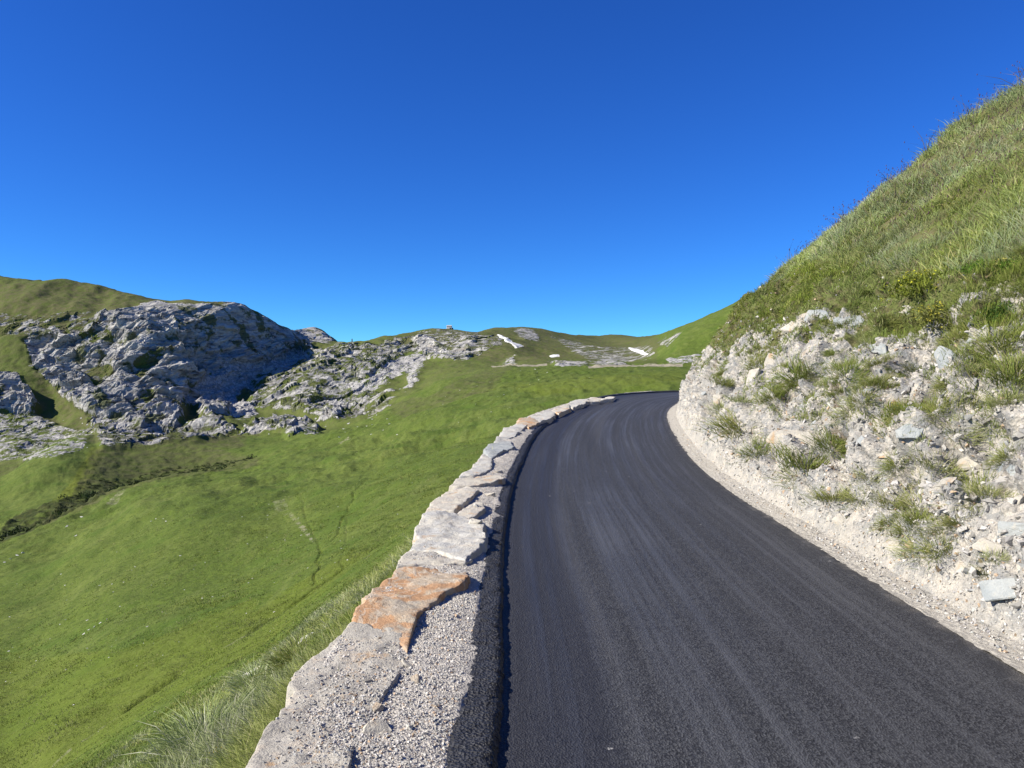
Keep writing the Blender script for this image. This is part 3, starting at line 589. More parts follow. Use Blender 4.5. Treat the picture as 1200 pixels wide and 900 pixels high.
# rocks one can tell apart in the cut
GRP = 'rocks embedded in the road cut'
BIG = [(930, 512, 44, 'b', 1.6, 'grey slab jutting over a dark hollow in the rubble cut'), (1186, 556, 40, 'B', 1.2, 'blue grey flat stone beside the dark hole in the rubble'),
       (1188, 622, 42, 'B', 1.1, 'smooth blue grey block low on the rubble cut'), (1180, 690, 46, 'B', 1.5, 'large pale bluish boulder near the foot of the cut'),
       (1130, 668, 34, 'g', 1.3, 'pale cracked stone left of the bluish boulder'), (1160, 640, 30, 'g', 1.3, 'whitish broken stone above the bluish boulder'),
       (932, 380, 36, 'b', 1.5, 'dark layered rock high on the cut under the grass'), (965, 372, 30, 'B', 1.5, 'light grey slab beside the dark layered rock'),
       (1000, 375, 34, 'B', 1.4, 'leaning grey slab just below the grass edge'), (1062, 362, 26, 'b', 1.4, 'grey stone below the yellow flowered cushion'),
       (1030, 408, 20, 'B', 1.3, 'small greenish blue stone among pale chips'), (1110, 425, 46, 'B', 1.6, 'broad flat blue grey slab lying flush in the rubble'),
       (1030, 500, 24, 'p', 1.3, 'pale square stone in the middle of the cut'), (1010, 430, 20, 'b', 1.3, 'little dark stone with shade under it'),
       (985, 455, 22, 'g', 1.3, 'rounded grey stone beside grass in the cut'), (1066, 505, 26, 'B', 1.3, 'bluish chipped stone in the middle of the cut'),
       (880, 445, 40, 'g', .6, 'upright grey slab at the far end of the cut'), (905, 425, 34, 'p', .7, 'tall pale slab standing near the far end of the cut'),
       (1140, 545, 28, 'b', 1.7, 'thin dark edged slab with a black gap beneath'), (1190, 350, 26, 'b', 1.7, 'dark wedge of rock under the grass at the right'),
       (1050, 640, 24, 'p', 1.4, 'cream stone just above the gravel verge'), (985, 610, 22, 'g', 1.3, 'brownish grey stone low on the cut'), (840, 470, 22, 'p', .7, 'white rock at the bend of the road')]
MT = {'b': M_GREY, 'B': M_BLUE, 'p': M_GREY, 'g': M_GREY}
def put_rock(o, p, n, scale, spin, sink=.15):
    z = n.normalized(); x = z.cross(Vector((0, 0, 1))); x.normalize(); y = z.cross(x)
    R = Matrix((x, y, z)).transposed().to_4x4()
    o.matrix_world = Matrix.Translation(p-z*scale*sink) @ R @ Matrix.Rotation(spin, 4, 'Z') @ Matrix.Scale(scale, 4)
for k, (px, py, w, m, asp, lab) in enumerate(BIG):
    p, n = hit(px, py, HILL)
    if p is None: continue
    s = w/F*p.y*.5
    o = bpy.data.objects.new('rock', rock_mesh('rock', MT[m], (asp, .9, 1), 40+k, .42)); COL.objects.link(o)
    n = (n+Vector((-.9, -.45, .8))).normalized(); put_rock(o, p, n, s, random.uniform(-.4, .4)+math.pi/2*0, .12); tag(o, lab, 'rock', GRP)
RM = [rock_mesh('rock', m, (1.2, .9, 1), 80+i, .45) for i, m in enumerate((M_GREY, M_BLUE, M_PALE, M_PALE, M_CREAM, M_GREY, M_BLUE, M_CREAM))]
p, nn, d = pick(seen & (HD > .5) & (HD < 2.9), 150, 2.0)
for i in range(len(p)):
    o = bpy.data.objects.new('rock', RM[i % 8]); COL.objects.link(o)
    n = (Vector(nn[i])+Vector((-.3, -.1, .5))+Vector(RNG.normal(size=3))*.2).normalized()
    put_rock(o, Vector(p[i]), n, float(.028+.06*RNG.random()**2), random.uniform(0, 6.3)); tag(o, 'fist sized angular stone stuck in the pale rubble of the road cut', 'rock', 'small stones in the road cut')

# ------------------------------------------------------------------ grass
def blades(root, up, lean, length, width, col, tipcol=None):
    n = len(root); wd = np.cross(up, RNG.normal(size=(n, 3))); wd /= np.linalg.norm(wd, axis=1, keepdims=True)+1e-9
    L = length[:, None]; W = width[:, None]
    m = root+up*L*.55+lean*L*.16; t = root+up*L*.88+lean*L*.5
    V = np.stack([root-wd*W*.5, root+wd*W*.5, m-wd*W*.4, m+wd*W*.4, t], 1).reshape(-1, 3)
    i = np.arange(n)[:, None]*5; q = i+np.array([[0, 1, 3, 2]]); tr = i+np.array([[2, 3, 4]])
    tc = col if tipcol is None else tipcol
    C = np.stack([col*.85, col*.85, col, col, tc], 1).reshape(-1, 3)
    return V, [q, tr], C
def grass_cols(n, kind):
    a = {'long': ((.175, .24, .08), (.28, .32, .145), (.36, .32, .19)), 'green': ((.12, .165, .026), (.175, .215, .048), (.28, .26, .11)), 'slope': ((.19, .235, .065), (.30, .33, .13), (.46, .43, .28))}[kind]
    u = RNG.random((n, 1)); c = np.array(a[0])*(1-u)+np.array(a[1])*u
    m = RNG.random(n) < .16; c[m] = np.array(a[2])*RNG.uniform(.8, 1.15, (m.sum(), 1)); return c
def tufted(p, n, per, spread, length, lw, kind, wind=(.35, -.1, .0), upmix=.75):
    """blades in small tufts around each point p with ground normal n"""
    N = len(p); up0 = n*(1-upmix)+np.array([0, 0, upmix]); k = np.repeat(np.arange(N), per)
    off = RNG.normal(size=(N*per, 3)); off -= (off*n[k]).sum(1, keepdims=True)*n[k]; off *= (spread if np.isscalar(spread) else spread[k][:, None])
    u = up0[k]+RNG.normal(size=(N*per, 3))*.22+off/(np.linalg.norm(off, axis=1, keepdims=True)+1e-6)*.25; u /= np.linalg.norm(u, axis=1, keepdims=True)
    ln = off/(np.linalg.norm(off, axis=1, keepdims=True)+1e-6)*.6+RNG.normal(size=(N*per, 3))*.35+np.array(wind)
    ln[:, 2] = np.minimum(ln[:, 2], .1)-.15
    base = grass_cols(N, kind)[k]*.6+grass_cols(N*per, kind)*.4
    cl = fbm(p[:, 0]*.55, p[:, 1]*.55, p[:, 2]*.55, 4, 140); tone = ((.62 if kind == 'long' else .85)+(.76 if kind == 'long' else .4)*sstep(.3, .7, cl))*RNG.uniform(.8, 1.2, N); base = base*tone[k][:, None]; base[:, 2] *= (1.25-.5*sstep(.35, .65, fbm(p[:, 0]*.8, p[:, 1]*.8, p[:, 2]*.8, 3, 141)))[k]
    Ls = length[k]*RNG.uniform(.55, 1.2, N*per)*(.65+.7*sstep(.3, .7, fbm(p[:, 0]*.7, p[:, 1]*.7, p[:, 2]*.7, 3, 142)))[k]
    return blades(p[k]+off-n[k]*.01, u, ln, Ls, lw[k], base)
def pile(parts, name, mat, label):
    V, Q, T, C, o = [], [], [], [], 0
    for v, (q, t), c in parts:
        V.append(v); Q.append(q+o); T.append(t+o); C.append(c); o += len(v)
    return mesh_np(name, np.concatenate(V), [np.concatenate(Q), np.concatenate(T)], mat, False, {'tint': np.concatenate(C)}, kind='stuff', label=label)
def px_w(dist, k=1.3, lo=.004): return np.maximum(lo, dist/F*k)
# long grey-green grass on the hillside
vis = (HP[..., 1] > 4) & (HP[..., 0] < 26) & (HD > 2.5)
p, n, d = pick(vis & (HD > 3.0), 17000, 1.0); cd = np.linalg.norm(p-np.array([0, 0, CAMZ]), axis=1)
g1 = tufted(p, n, 13, .07, RNG.uniform(.17, .34, len(p)), px_w(cd, .5), 'long', (.1, .25, 0))
vis2 = (HP[..., 1] > 4) & (HP[..., 0] < 16)
p, n, d = pick(vis2 & (HD > 1.9) & (HD < 5.0), 15000, 1.2); cd = np.linalg.norm(p-np.array([0, 0, CAMZ]), axis=1)
keep = fbm(p[:, 0]*1.3, p[:, 1]*1.3, p[:, 2]*1.3, 3, 90)+.16*(d-2.6) > .44; p, n, cd = p[keep], n[keep], cd[keep]
g2 = tufted(p, n, 9, .05, RNG.uniform(.06, .17, len(p)), px_w(cd, .6), 'green', (0, .1, 0))
pile([g1, g2], 'long_grass', M_GRASS, 'long grey green grass covering the hillside above the cut')
# purple seed heads against the sky
p, n, d = pick(vis & (HD > 3.6) & (HP[..., 1] > 12), 6000, .4)
st = tufted(p, n, 1, .01, RNG.uniform(.42, .68, len(p)), np.full(len(p), .013), 'long', (.05, .1, 0), .95)
tips = st[0].reshape(-1, 5, 3)[:, 4]; sz = RNG.uniform(.010, .018, len(p))
st[2][:] = np.array([.14, .12, .07])
hv, hf_ = hull_proto(3, 1.0, 9); hv = hv*np.array([.6, .7, 2.0])
V = (tips[:, None]+hv[None]*sz[:, None, None]).reshape(-1, 3); Fh = (hf_[None]+(np.arange(len(p))*len(hv))[:, None, None]).reshape(-1, 3)
hc = np.repeat(np.array([[.10, .055, .075]])*RNG.uniform(.7, 1.6, (len(p), 1)), len(hv), 0); o5 = len(st[0])
mesh_np('seed_grass', np.concatenate([st[0], V]), [st[1][0], np.concatenate([st[1][1], Fh+o5])], M_GRASS, False, {'tint': np.concatenate([st[2], hc])}, kind='stuff', label='tall grass stalks with purple seed heads along the skyline')
# thin growth in the rubble
p, n, d = pick(seen & (HD > .8) & (HD < 3.0), 21000, 1.3); cd = np.linalg.norm(p-np.array([0, 0, CAMZ]), axis=1)
keep = fbm(p[:, 0]*1.5, p[:, 1]*1.5, p[:, 2]*1.5, 3, 93)+.07*(d-1.7)+.08*sstep(10, 20, p[:, 1]) > .505; p, n, cd = p[keep], n[keep], cd[keep]
g = tufted(p, n, 8, .04, RNG.uniform(.04, .13, len(p)), px_w(cd, .6, .003), 'green', (0, 0, -.1))
pile([g], 'sparse_grass', M_GRASS, 'thin wispy grass growing between the stones of the cut')

# grass on the slope below the wall
def pick_terrain(mask, n, power):
    A = np.zeros(mask.shape); c = np.cross(TP[1:, :-1]-TP[:-1, :-1], TP[:-1, 1:]-TP[:-1, :-1]); A[:-1, :-1] = np.linalg.norm(c, axis=-1)
    dd = np.linalg.norm(TP-np.array([0, 0, CAMZ]), axis=-1); w = (A*mask/dd**power).ravel(); w /= w.sum(); i = RNG.choice(len(w), n, p=w); r, cc = np.divmod(i, NC)
    r = np.clip(r, 0, TP.shape[0]-2); cc = np.clip(cc, 0, NC-2); a, b = RNG.random((2, n, 1))
    p = TP[r, cc]*(1-a)*(1-b)+TP[r+1, cc]*a*(1-b)+TP[r, cc+1]*(1-a)*b+TP[r+1, cc+1]*a*b
    nn = np.cross(TP[r, cc+1]-TP[r, cc], TP[r+1, cc]-TP[r, cc]); nn /= np.linalg.norm(nn, axis=1, keepdims=True)+1e-9; nn = np.where(nn[:, 2:] < 0, -nn, nn)
    return p, nn, dd.ravel()[i]
slope = (TT < 1.9) & (TPX > -120) & (TPX < 640) & (TPY < 1000)
fade = 1-sstep(.75, 1.75, TT+.7*(fbm(TP[..., 0]*.12, TP[..., 1]*.12, TP[..., 2]*.12, 3, 98)-.5))
p, n, cd = pick_terrain(slope*fade, 24000, 2.0)
pale = fbm(p[:, 0]*.35, p[:, 1]*.35, p[:, 2]*.35, 3, 97); wet = sstep(14, 26, cd); short = 1-.72*sstep(12, 28, cd)
a = (pale+.3*wet) < .55
g1 = tufted(p[a], n[a], 8, .09, RNG.uniform(.12, .30, a.sum())*short[a], px_w(cd[a], .7), 'slope', (-.1, .1, 0), .6)
g2 = tufted(p[~a], n[~a], 8, .11, RNG.uniform(.08, .2, (~a).sum())*short[~a], px_w(cd[~a], .6), 'green', (-.1, .1, 0), .6)
pile([g1, g2], 'slope_grass', M_GRASS, 'rough grass on the steep slope below the stone wall')

fade = (1-sstep(1.6, 2.8, TT+.9*(fbm(TP[..., 0]*.09, TP[..., 1]*.09, TP[..., 2]*.09, 3, 99)-.5)))*sstep(.8, 1.1, TT)*(.15+sstep(.4, .62, fbm(TP[..., 0]*.35, TP[..., 1]*.35, TP[..., 2]*.35, 4, 100)))
p, n, cd = pick_terrain(fade*(TPX > -70)*(TPX < 600)*(TPY < 960), 16000, 1.5)
pile([tufted(p, n, 5, .10, RNG.uniform(.05, .15, len(p)), px_w(cd, .42), 'green', (-.1, .1, 0), .6)], 'meadow_grass', M_GRASS, 'short tussocky pasture grass on the valley meadow')

# ------------------------------------------------------------------ grass tufts standing in the cut
def tuft_mesh(seed, kind, nb, L, W, spread=.10, flowers=None):
    r = np.random.default_rng(seed); off = r.normal(size=(nb, 3))*spread; off[:, 2] = 0
    rad = off/(np.linalg.norm(off, axis=1, keepdims=True)+1e-6)
    u = np.array([[0, 0, 1.]])+rad*r.uniform(.05, .6, (nb, 1))+r.normal(size=(nb, 3))*.28; u /= np.linalg.norm(u, axis=1, keepdims=True)
    ln = rad*.9+r.normal(size=(nb, 3))*.25; ln[:, 2] = -.35
    return blades(off, u, ln, L*r.uniform(.5, 1.15, nb), np.full(nb, W), grass_cols(nb, kind))
TM = []
for k in range(8):
    v, f, c = tuft_mesh(300+k, ['green', 'green', 'slope', 'green', 'slope', 'green', 'green', 'slope'][k], [380, 460, 300, 420, 280, 520, 360, 320][k], .19, .0052, .10)
    o = mesh_np('grass_tuft', v, f, M_TUFT, False, {'tint': c}); TM.append(o.data); bpy.data.objects.remove(o)
SPOT = [(930, 445, 34), (867, 500, 40), (872, 470, 22), (948, 547, 42), (935, 560, 26), (976, 525, 28), (993, 442, 30), (997, 484, 26), (1035, 452, 26), (1074, 431, 22), (1021, 405, 18), (1040, 379, 18), (1088, 400, 18), (1120, 398, 20),
        (1161, 414, 42), (1147, 428, 34), (1172, 404, 30), (1190, 445, 40), (1198, 425, 26), (1095, 484, 26), (1130, 508, 26), (1109, 449, 20), (1144, 470, 26), (1102, 547, 30), (1126, 559, 24), (1179, 533, 24), (1007, 585, 26), (1046, 589, 24),
        (1081, 596, 34), (1076, 612, 24), (1144, 585, 36), (1158, 578, 26), (1123, 610, 26), (976, 582, 26), (1075, 640, 30), (1100, 645, 28), (1098, 620, 24), (1060, 620, 20), (1010, 470, 20), (960, 440, 22), (890, 430, 20), (905, 465, 20),
        (1165, 655, 18), (1155, 672, 16), (1180, 470, 24), (1050, 545, 22), (1075, 565, 24), (1020, 560, 20), (885, 530, 22), (850, 450, 16), (845, 480, 16), (1060, 480, 20), (1160, 500, 22), (1040, 610, 20), (960, 490, 18), (1005, 395, 16)]
for i, (px, py, w) in enumerate(SPOT):
    q, n = hit(px, py, HILL)
    if q is None: continue
    o = bpy.data.objects.new('grass_tuft', TM[i % 8]); COL.objects.link(o); s = w/F*q.y/.36*1.45
    o.matrix_world = Matrix.Translation(q-n*.01) @ (n*.55+Vector((0, 0, .6))).to_track_quat('Z', 'X').to_matrix().to_4x4() @ Matrix.Rotation(random.uniform(0, 6.3), 4, 'Z') @ Matrix.Diagonal((s, s, s*random.uniform(.75, 1.05), 1))
    tag(o, 'green grass tuft rooted in the pale rubble of the road cut', 'grass tuft', 'grass tufts in the road cut')
p, n, d = pick(seen & (HD > .9) & (HD < 3.2), 235, 1.4)
for i in range(len(p)):
    o = bpy.data.objects.new('grass_tuft', TM[i % 8]); COL.objects.link(o); s = random.uniform(.3, .85); nv = Vector(n[i])
    o.matrix_world = Matrix.Translation(Vector(p[i])-nv*.01) @ (nv*.55+Vector((0, 0, .6))).to_track_quat('Z', 'X').to_matrix().to_4x4() @ Matrix.Rotation(random.uniform(0, 6.3), 4, 'Z') @ Matrix.Scale(s, 4)
    tag(o, 'green grass tuft rooted in the pale rubble of the road cut', 'grass tuft', 'grass tufts in the road cut')
# big pale tussocks just under the wall
for i, (px, py, w, lab) in enumerate([(240, 868, 90, 'large pale green tussock of long grass at the bottom beside the wall'), (352, 772, 58, 'dark green tussock leaning against the wall slab'), (300, 800, 50, 'pale grass tussock growing beside white rock below the wall')]):
    q, n = hit(px, py, TER)
    if q is None: continue
    v, f, c = tuft_mesh(700+i, 'slope' if i != 1 else 'green', 420, .42, .008, .13)
    if i != 1: c = c*np.array([1.0, 1.08, 1.25])
    o = mesh_np('grass_tussock', v, f, M_TUFT, False, {'tint': c}); s = w/F*q.y/.60
    o.matrix_world = Matrix.Translation(q-Vector((0, 0, .03))) @ (n*.5+Vector((0, 0, .7))).to_track_quat('Z', 'X').to_matrix().to_4x4() @ Matrix.Scale(s, 4); tag(o, lab, 'grass tussock', 'grass tussocks below the wall')

# flowering plants: leafy cushion with a head of small flowers
M_FLOW = mat_attr('petals', .6, None, .2, .15)
def plant(loc, n, size, lab, leafc, flc, nl=520, nf=99, group=None, name='flowering_plant'):
    root = empty(name, loc, lab, 'plant', group)
    root.rotation_mode = 'QUATERNION'; root.rotation_quaternion = (n*.4+Vector((0, 0, .7))).to_track_quat('Z', 'X'); root.scale = (size,)*3
    r = np.random.default_rng(int(abs(loc.x*977+loc.y*131))); 
    off = r.normal(size=(nl, 3))*.32; off[:, 2] = r.uniform(0, .35, nl); u = r.normal(size=(nl, 3))*.5+np.array([0, 0, .8]); u /= np.linalg.norm(u, axis=1, keepdims=True)
    v, f, c = blades(off, u, r.normal(size=(nl, 3))*.4, r.uniform(.10, .2, nl), np.full(nl, .028), np.array(leafc)*r.uniform(.6, 1.3, (nl, 1)))
    mesh_np('leaves', v, f, M_GRASS, False, {'tint': c}, parent=root)
    c0 = r.normal(size=(nf, 3))*.30; c0[:, 2] = .42+r.uniform(-.12, .16, nf)-.5*(c0[:, 0]**2+c0[:, 1]**2)
    k = np.arange(6)/6*2*np.pi; ring = np.stack([np.cos(k), np.sin(k), 0*k], -1); tl = r.normal(size=(nf, 3))*.35+np.array([0, 0, 1]); tl /= np.linalg.norm(tl, axis=1, keepdims=True)
    ax = np.cross(tl, [1., .2, .1]); ax /= np.linalg.norm(ax, axis=1, keepdims=True); ay = np.cross(tl, ax); rr = r.uniform(.02, .036, nf)[:, None, None]
    V = c0[:, None]+(ring[None, :, :1]*ax[:, None]+ring[None, :, 1:2]*ay[:, None])*rr*np.where(np.arange(6)[None, :, None] % 2, 1, .7)
    V = np.concatenate([V, (c0-tl*.02)[:, None]], 1); b = np.arange(nf)[:, None, None]*7; tri = np.stack([np.arange(6), (np.arange(6)+1) % 6, np.full(6, 6)], -1)[None]+b
    fl = mesh_np('flowers', V.reshape(-1, 3), [tri.reshape(-1, 3)], M_FLOW, False, {'tint': np.repeat(np.array(flc)*r.uniform(.75, 1.15, (nf, 1)), 7, 0)}, parent=root); fl['kind'] = 'stuff'
    return root
YEL = (.62, .47, .02); PALEY = (.66, .62, .22)
for px, py, w, lab, lc, fc, o in [(1076, 345, 52, 'broad yellow green flowering cushion at the top of the cut', (.14, .17, .02), (.36, .36, .03), HILL), (1095, 380, 44, 'olive yellow flowering cushion hanging below the broad one', (.13, .14, .03), (.30, .27, .03), HILL),
                               (1180, 318, 30, 'bright green clump with pale flowers high on the right bank', (.10, .19, .02), (.5, .46, .12), HILL), (1168, 372, 34, 'leafy green plant with broad leaves beside dark rock', (.06, .12, .02), (.12, .19, .03), HILL),
                               (256, 890, 24, 'bright yellow wildflowers beside the pale tussock', (.08, .13, .02), YEL, TER), (1050, 480, 16, 'tiny yellow flowers in the middle of the cut', (.10, .13, .03), YEL, HILL),
                               (1145, 318, 28, 'fresh green clump beneath long grass above the cut', (.10, .19, .02), (.16, .22, .03), HILL)]:
    q, n = hit(px, py, o)
    if q is not None: plant(q, n, w/F*q.y, lab, lc, fc)
for i in range(16):
    px, py = random.choice([(950, 335), (990, 315), (1040, 300), (1100, 320), (1150, 300), (910, 360)]); q, n = hit(px+random.uniform(-28, 28), py+random.uniform(-16, 16), HILL)
    if q is not None: plant(q+Vector((0, 0, .05)), n, random.uniform(.10, .2), 'small pale yellow wildflower clump in the grass above the cut', (.09, .14, .03), PALEY, 40, 12, 'wildflowers above the cut', 'wildflower')

# ------------------------------------------------------------------ the stone wall along the drop
wall = empty('stone_wall', (-1, 6, 0), 'low rough stone parapet with flat pale and rusty slabs along the left road edge', 'wall')
wall.location = (0, 0, 0)
def build_core():
    q, s = by_dist(LE, .0036); keep = q[:, 1] < 36.5; keep &= ~((q[:, 0] > 8)); q = q[keep]; N = cross2(q); w = np.interp(q[:, 1], *zip(*LIPW))
    # outer line at the same station
    wo = np.array([WOC[np.argmin(((WOC-p-n*-.7)**2).sum(1))] for p, n in zip(q, N)])
    inn = q-N*(w-.01)[:, None]; far = sstep(27, 33, q[:, 1])
    cols = [(0., None)]; V = []
    prof = [(-.10, -1.1), (-.04, -.5), (.0, -.02), (.035, .08)]+[(u, .108-.045*u**4) for u in np.linspace(.08, 1., 26)]+[(1.04, .03)]
    for u, h in prof:
        x = wo+(inn-wo)*u
        h2 = h+((fbm(x[:, 0]*3, x[:, 1]*3, x[:, 0]*0+u, 4, 130)-.5)*.05+(fbm(x[:, 0]*26, x[:, 1]*26, x[:, 0]*0, 3, 131)-.5)*.022)*(1 if h > 0 else .3)
        if h < .04: x = x-N*((fbm(x[:, 1]*3, x[:, 1]*0+h*4, x[:, 0]*0, 4, 132)-.5)*.22)[:, None]
        V.append(np.column_stack([x, GR*x[:, 1]+np.where(h > 0, h2*(1-.55*far), h2)]))
    V = np.stack(V, 1); nr, nc = V.shape[:2]
    n = NT('crushed_stone_bed'); c = n.mix(n.ramp(n.noise(12, 5, .65), .4, .62), (.44, .41, .37), (.54, .50, .44)); c = n.mix(n.ramp(n.vor(70, out='Color'), .4, .95, 0, .7), c, (.29, .275, .26))
    c = n.mix(n.ramp(n.noise(120, 3, .7), .56, .7, 0, .7), c, (.15, .14, .13)); b = n.bump(n.vor(75), .012, .9); b = n.bump(n.noise(35, 5, .7), .02, .8, b)
    mesh_np('rubble_core', V, [grid_faces(nr, nc)], n.done(c, .95, b, .1), True, parent=wall)
    return V
CORE = build_core()
def road_pt(px, py, h):
    k = (py-450)/F; Y = (CAMZ-h)/(k+GR); return ((px-600)/F*Y, Y)
def slab(pts, mat, h=.15, thick=.22, seed=0, label=None, px=True, step=.014, tilt=0.):
    P = np.array([road_pt(a, b, h) for a, b in pts]) if px else np.array(pts, float)
    # close outline, resampled, with a broken edge
    Q = np.concatenate([P, P[:1]]); s = np.concatenate([[0], np.cumsum(np.hypot(*np.diff(Q, axis=0).T))]); Yc = P[:, 1].mean()
    n = int(np.clip(s[-1]/(step*max(1, Yc/6)), 40, 260)); t = np.linspace(0, s[-1], n, endpoint=False); R = np.stack([np.interp(t, s, Q[:, k]) for k in (0, 1)], 1)
    c = R.mean(0); nrm = R-c; nrm /= np.linalg.norm(nrm, axis=1, keepdims=True); sz = math.sqrt(abs(np.sum(P[:, 0]*np.roll(P[:, 1], 1)-P[:, 1]*np.roll(P[:, 0], 1)))/2)
    R = R+nrm*((fbm(R[:, 0]*7, R[:, 1]*7, R[:, 0]*0, 4, seed+3)-.5)*.14*sz)[:, None]
    rings = [(1.03, -thick), (1.05, -thick*.55), (1.0, -.035), (1.0, -.015), (.985, -.003), (.96, 0)]; m = len(rings)
    from mathutils.geometry import delaunay_2d_cdt
    stp = step*1.6*max(1, Yc/6); inner = c+(R-c)*.93
    gx, gy = np.meshgrid(np.arange(R[:, 0].min(), R[:, 0].max(), stp), np.arange(R[:, 1].min(), R[:, 1].max(), stp*1.6)); gp = np.column_stack([gx.ravel(), gy.ravel()])+np.random.default_rng(seed).uniform(-.3, .3, (gx.size, 2))*stp
    gp = gp[inpoly(gp[:, 0], gp[:, 1], [tuple(v) for v in inner])]; rim = c+(R-c)*.96
    vv, _, ff, ov, _, _ = delaunay_2d_cdt([Vector(v) for v in np.concatenate([rim, gp])], [(k, (k+1) % n) for k in range(n)], [], 1, 1e-6)
    vv = np.array([v[:] for v in vv]); first = {k: i for i, o_ in enumerate(ov) for k in o_ if k < n}
    XY = [c+(R-c)*f for f, dz in rings[:-1]]+[vv]; DZ = np.concatenate([np.full(n, dz) for f, dz in rings[:-1]]+[np.zeros(len(vv))]); X2 = np.concatenate(XY)
    NR = np.concatenate([nrm]*(m-1)+[np.zeros((len(vv), 2))])
    lay = fbm(X2[:, 0]*2.2+seed, X2[:, 1]*2.2, X2[:, 0]*0, 5, seed+9); st_ = lay*7; fr = st_-np.floor(st_); lay2 = (np.floor(st_)+sstep(.0, .22, fr))/7
    top = (lay2*.7+lay*.3-.5)*.12*min(1, sz)+(fbm(X2[:, 0]*16, X2[:, 1]*16, X2[:, 0]*0, 4, seed+11)-.5)*.02
    X2 = X2+NR*((fbm(X2[:, 0]*9, X2[:, 1]*9, DZ*14, 4, seed+5)-.5)*.06*(DZ < -.03))[:, None]
    A = np.column_stack([X2, GR*X2[:, 1]+h+DZ+top*np.where(DZ > -.05, 1, .4)])
    i = np.arange((m-1)*n).reshape(m-1, n); i = np.vstack([i, (m-1)*n+np.array([first[k] for k in range(n)])]); j = np.roll(i, -1, 1)
    q = np.stack([i[:-1], j[:-1], j[1:], i[1:]], -1).reshape(-1, 4); tr = np.array([f for f in ff if len(f) == 3])+(m-1)*n
    o = mesh_np('coping_stone', A, [q, tr], mat, False, parent=wall)
    o.data.polygons.foreach_set('use_smooth', np.ones(len(o.data.polygons), bool)); bm = bmesh.new(); bm.from_mesh(o.data); bmesh.ops.recalc_face_normals(bm, faces=bm.faces[:]); bm.to_mesh(o.data); bm.free()
    if label: o['label'] = label
    return o
slab([(280, 915), (317, 847), (340, 810), (355, 780), (383, 755), (413, 731), (470, 742), (478, 770), (462, 800), (430, 840), (405, 915)], M_GREY, .112, .25, 1, 'broad grey slab dusted with gravel', tilt=.0)
slab([(414, 729), (427, 700), (447, 685), (463, 668), (490, 665), (522, 664), (545, 661), (551, 678), (540, 690), (520, 697), (503, 708), (490, 722), (482, 742), (477, 762), (468, 752), (440, 738)], M_RUST, .128, .2, 2, 'rust orange slab with pale veins')
slab([(463, 664), (472, 648), (484, 640), (505, 643), (545, 648), (553, 656), (545, 660), (500, 662)], M_CREAM, .12, .2, 3)
slab([(482, 641), (490, 615), (497, 603), (515, 600), (545, 603), (566, 612), (572, 624), (566, 634), (556, 646), (546, 655), (515, 645)], M_PALE, .15, .22, 4, 'big pale grey slab with a broken right edge')
slab([(495, 603), (508, 588), (522, 574), (548, 571), (562, 575), (552, 584), (532, 600), (515, 599)], M_CREAM, .135, .22, 5)
slab([(535, 602), (558, 586), (566, 588), (569, 595), (556, 605), (547, 607)], M_CREAM, .145, .16, 6)
slab([(525, 570), (535, 561), (560, 557), (588, 556), (590, 562), (575, 567), (550, 570)], M_CREAM, .13, .2, 7, 'cream slab streaked orange')
slab([(538, 558), (552, 550), (566, 532), (577, 538), (575, 550), (562, 557)], M_PALE, .13, .2, 8)
slab([(566, 528), (572, 521), (598, 515), (602, 524), (582, 533), (575, 537)], M_BLUE, .135, .22, 9, 'bluish slab with a dark undercut')
slab([(579, 518), (590, 503), (605, 498), (618, 499), (602, 512), (587, 518)], M_PALE, .125, .2, 10)
slab([(604, 497), (609, 489), (622, 488), (632, 495), (620, 501)], M_RUST, .13, .24, 11, 'small rust orange block')
slab([(620, 489), (638, 482), (655, 480), (646, 490), (632, 495)], M_PALE, .12, .22, 12)
slab([(645, 482), (655, 476), (667, 474), (668, 479), (655, 485)], M_CREAM, .115, .24, 13)
slab([(662, 476), (674, 468), (690, 468), (684, 474), (672, 477)], M_PALE, .11, .24, 14)
slab([(683, 472), (692, 466), (706, 466), (702, 471)], M_CREAM, .10, .2, 15)
slab([(703, 469), (712, 464.5), (722, 464.5), (717, 468)], M_PALE, .12, .2, 16)
for k, (y0, y1) in enumerate(((-1.2, .4), (.5, 1.9), (2.0, 3.05))):
    slab([(-1.25, y0), (-.55, y0+.05), (-.5, (y0+y1)/2), (-.6, y1), (-1.2, y1)], (M_GREY, M_PALE, M_CREAM)[k], .13, .25, 20+k, px=False)
# crushed stone lying on the wall
def core_pts(n, lo=4, hi=29, ymax=30, power=1.8):
    C = CORE[:, lo:hi]; cc = np.linalg.norm(C-np.array([0, 0, CAMZ]), axis=-1); wdt = np.linalg.norm(C[:, -1]-C[:, 0], axis=1)[:, None]
    w = (cc**(1-power)*wdt*((C[..., 1] > 2.4) & (C[..., 1] < ymax)))[:-1, :-1].ravel(); w /= w.sum(); i = RNG.choice(len(w), n, p=w); r, c = np.divmod(i, C.shape[1]-1); a, b = RNG.random((2, n, 1))
    return C[r, c]*(1-a)*(1-b)+C[r+1, c]*a*(1-b)+C[r, c+1]*(1-a)*b+C[r+1, c+1]*a*b
p = core_pts(30000); sz = .0028+.0085*RNG.random(len(p))**3.5
rubble('gravel', p+np.array([0, 0, .002]), sz, stone_cols(len(p), .32, .56, .6), 'pale gravel packed between the slabs of the wall')
bpy.context.view_layer.update()
V, S = [], []
slabs = [o for o in wall.children if o.name.startswith('coping_stone')]
def drop(x, y, first=None):
    for o in (first or slabs):
        ok, q, n, _ = o.ray_cast(Vector((x, y, 3)), Vector((0, 0, -1)))
        if ok: return q
    return None
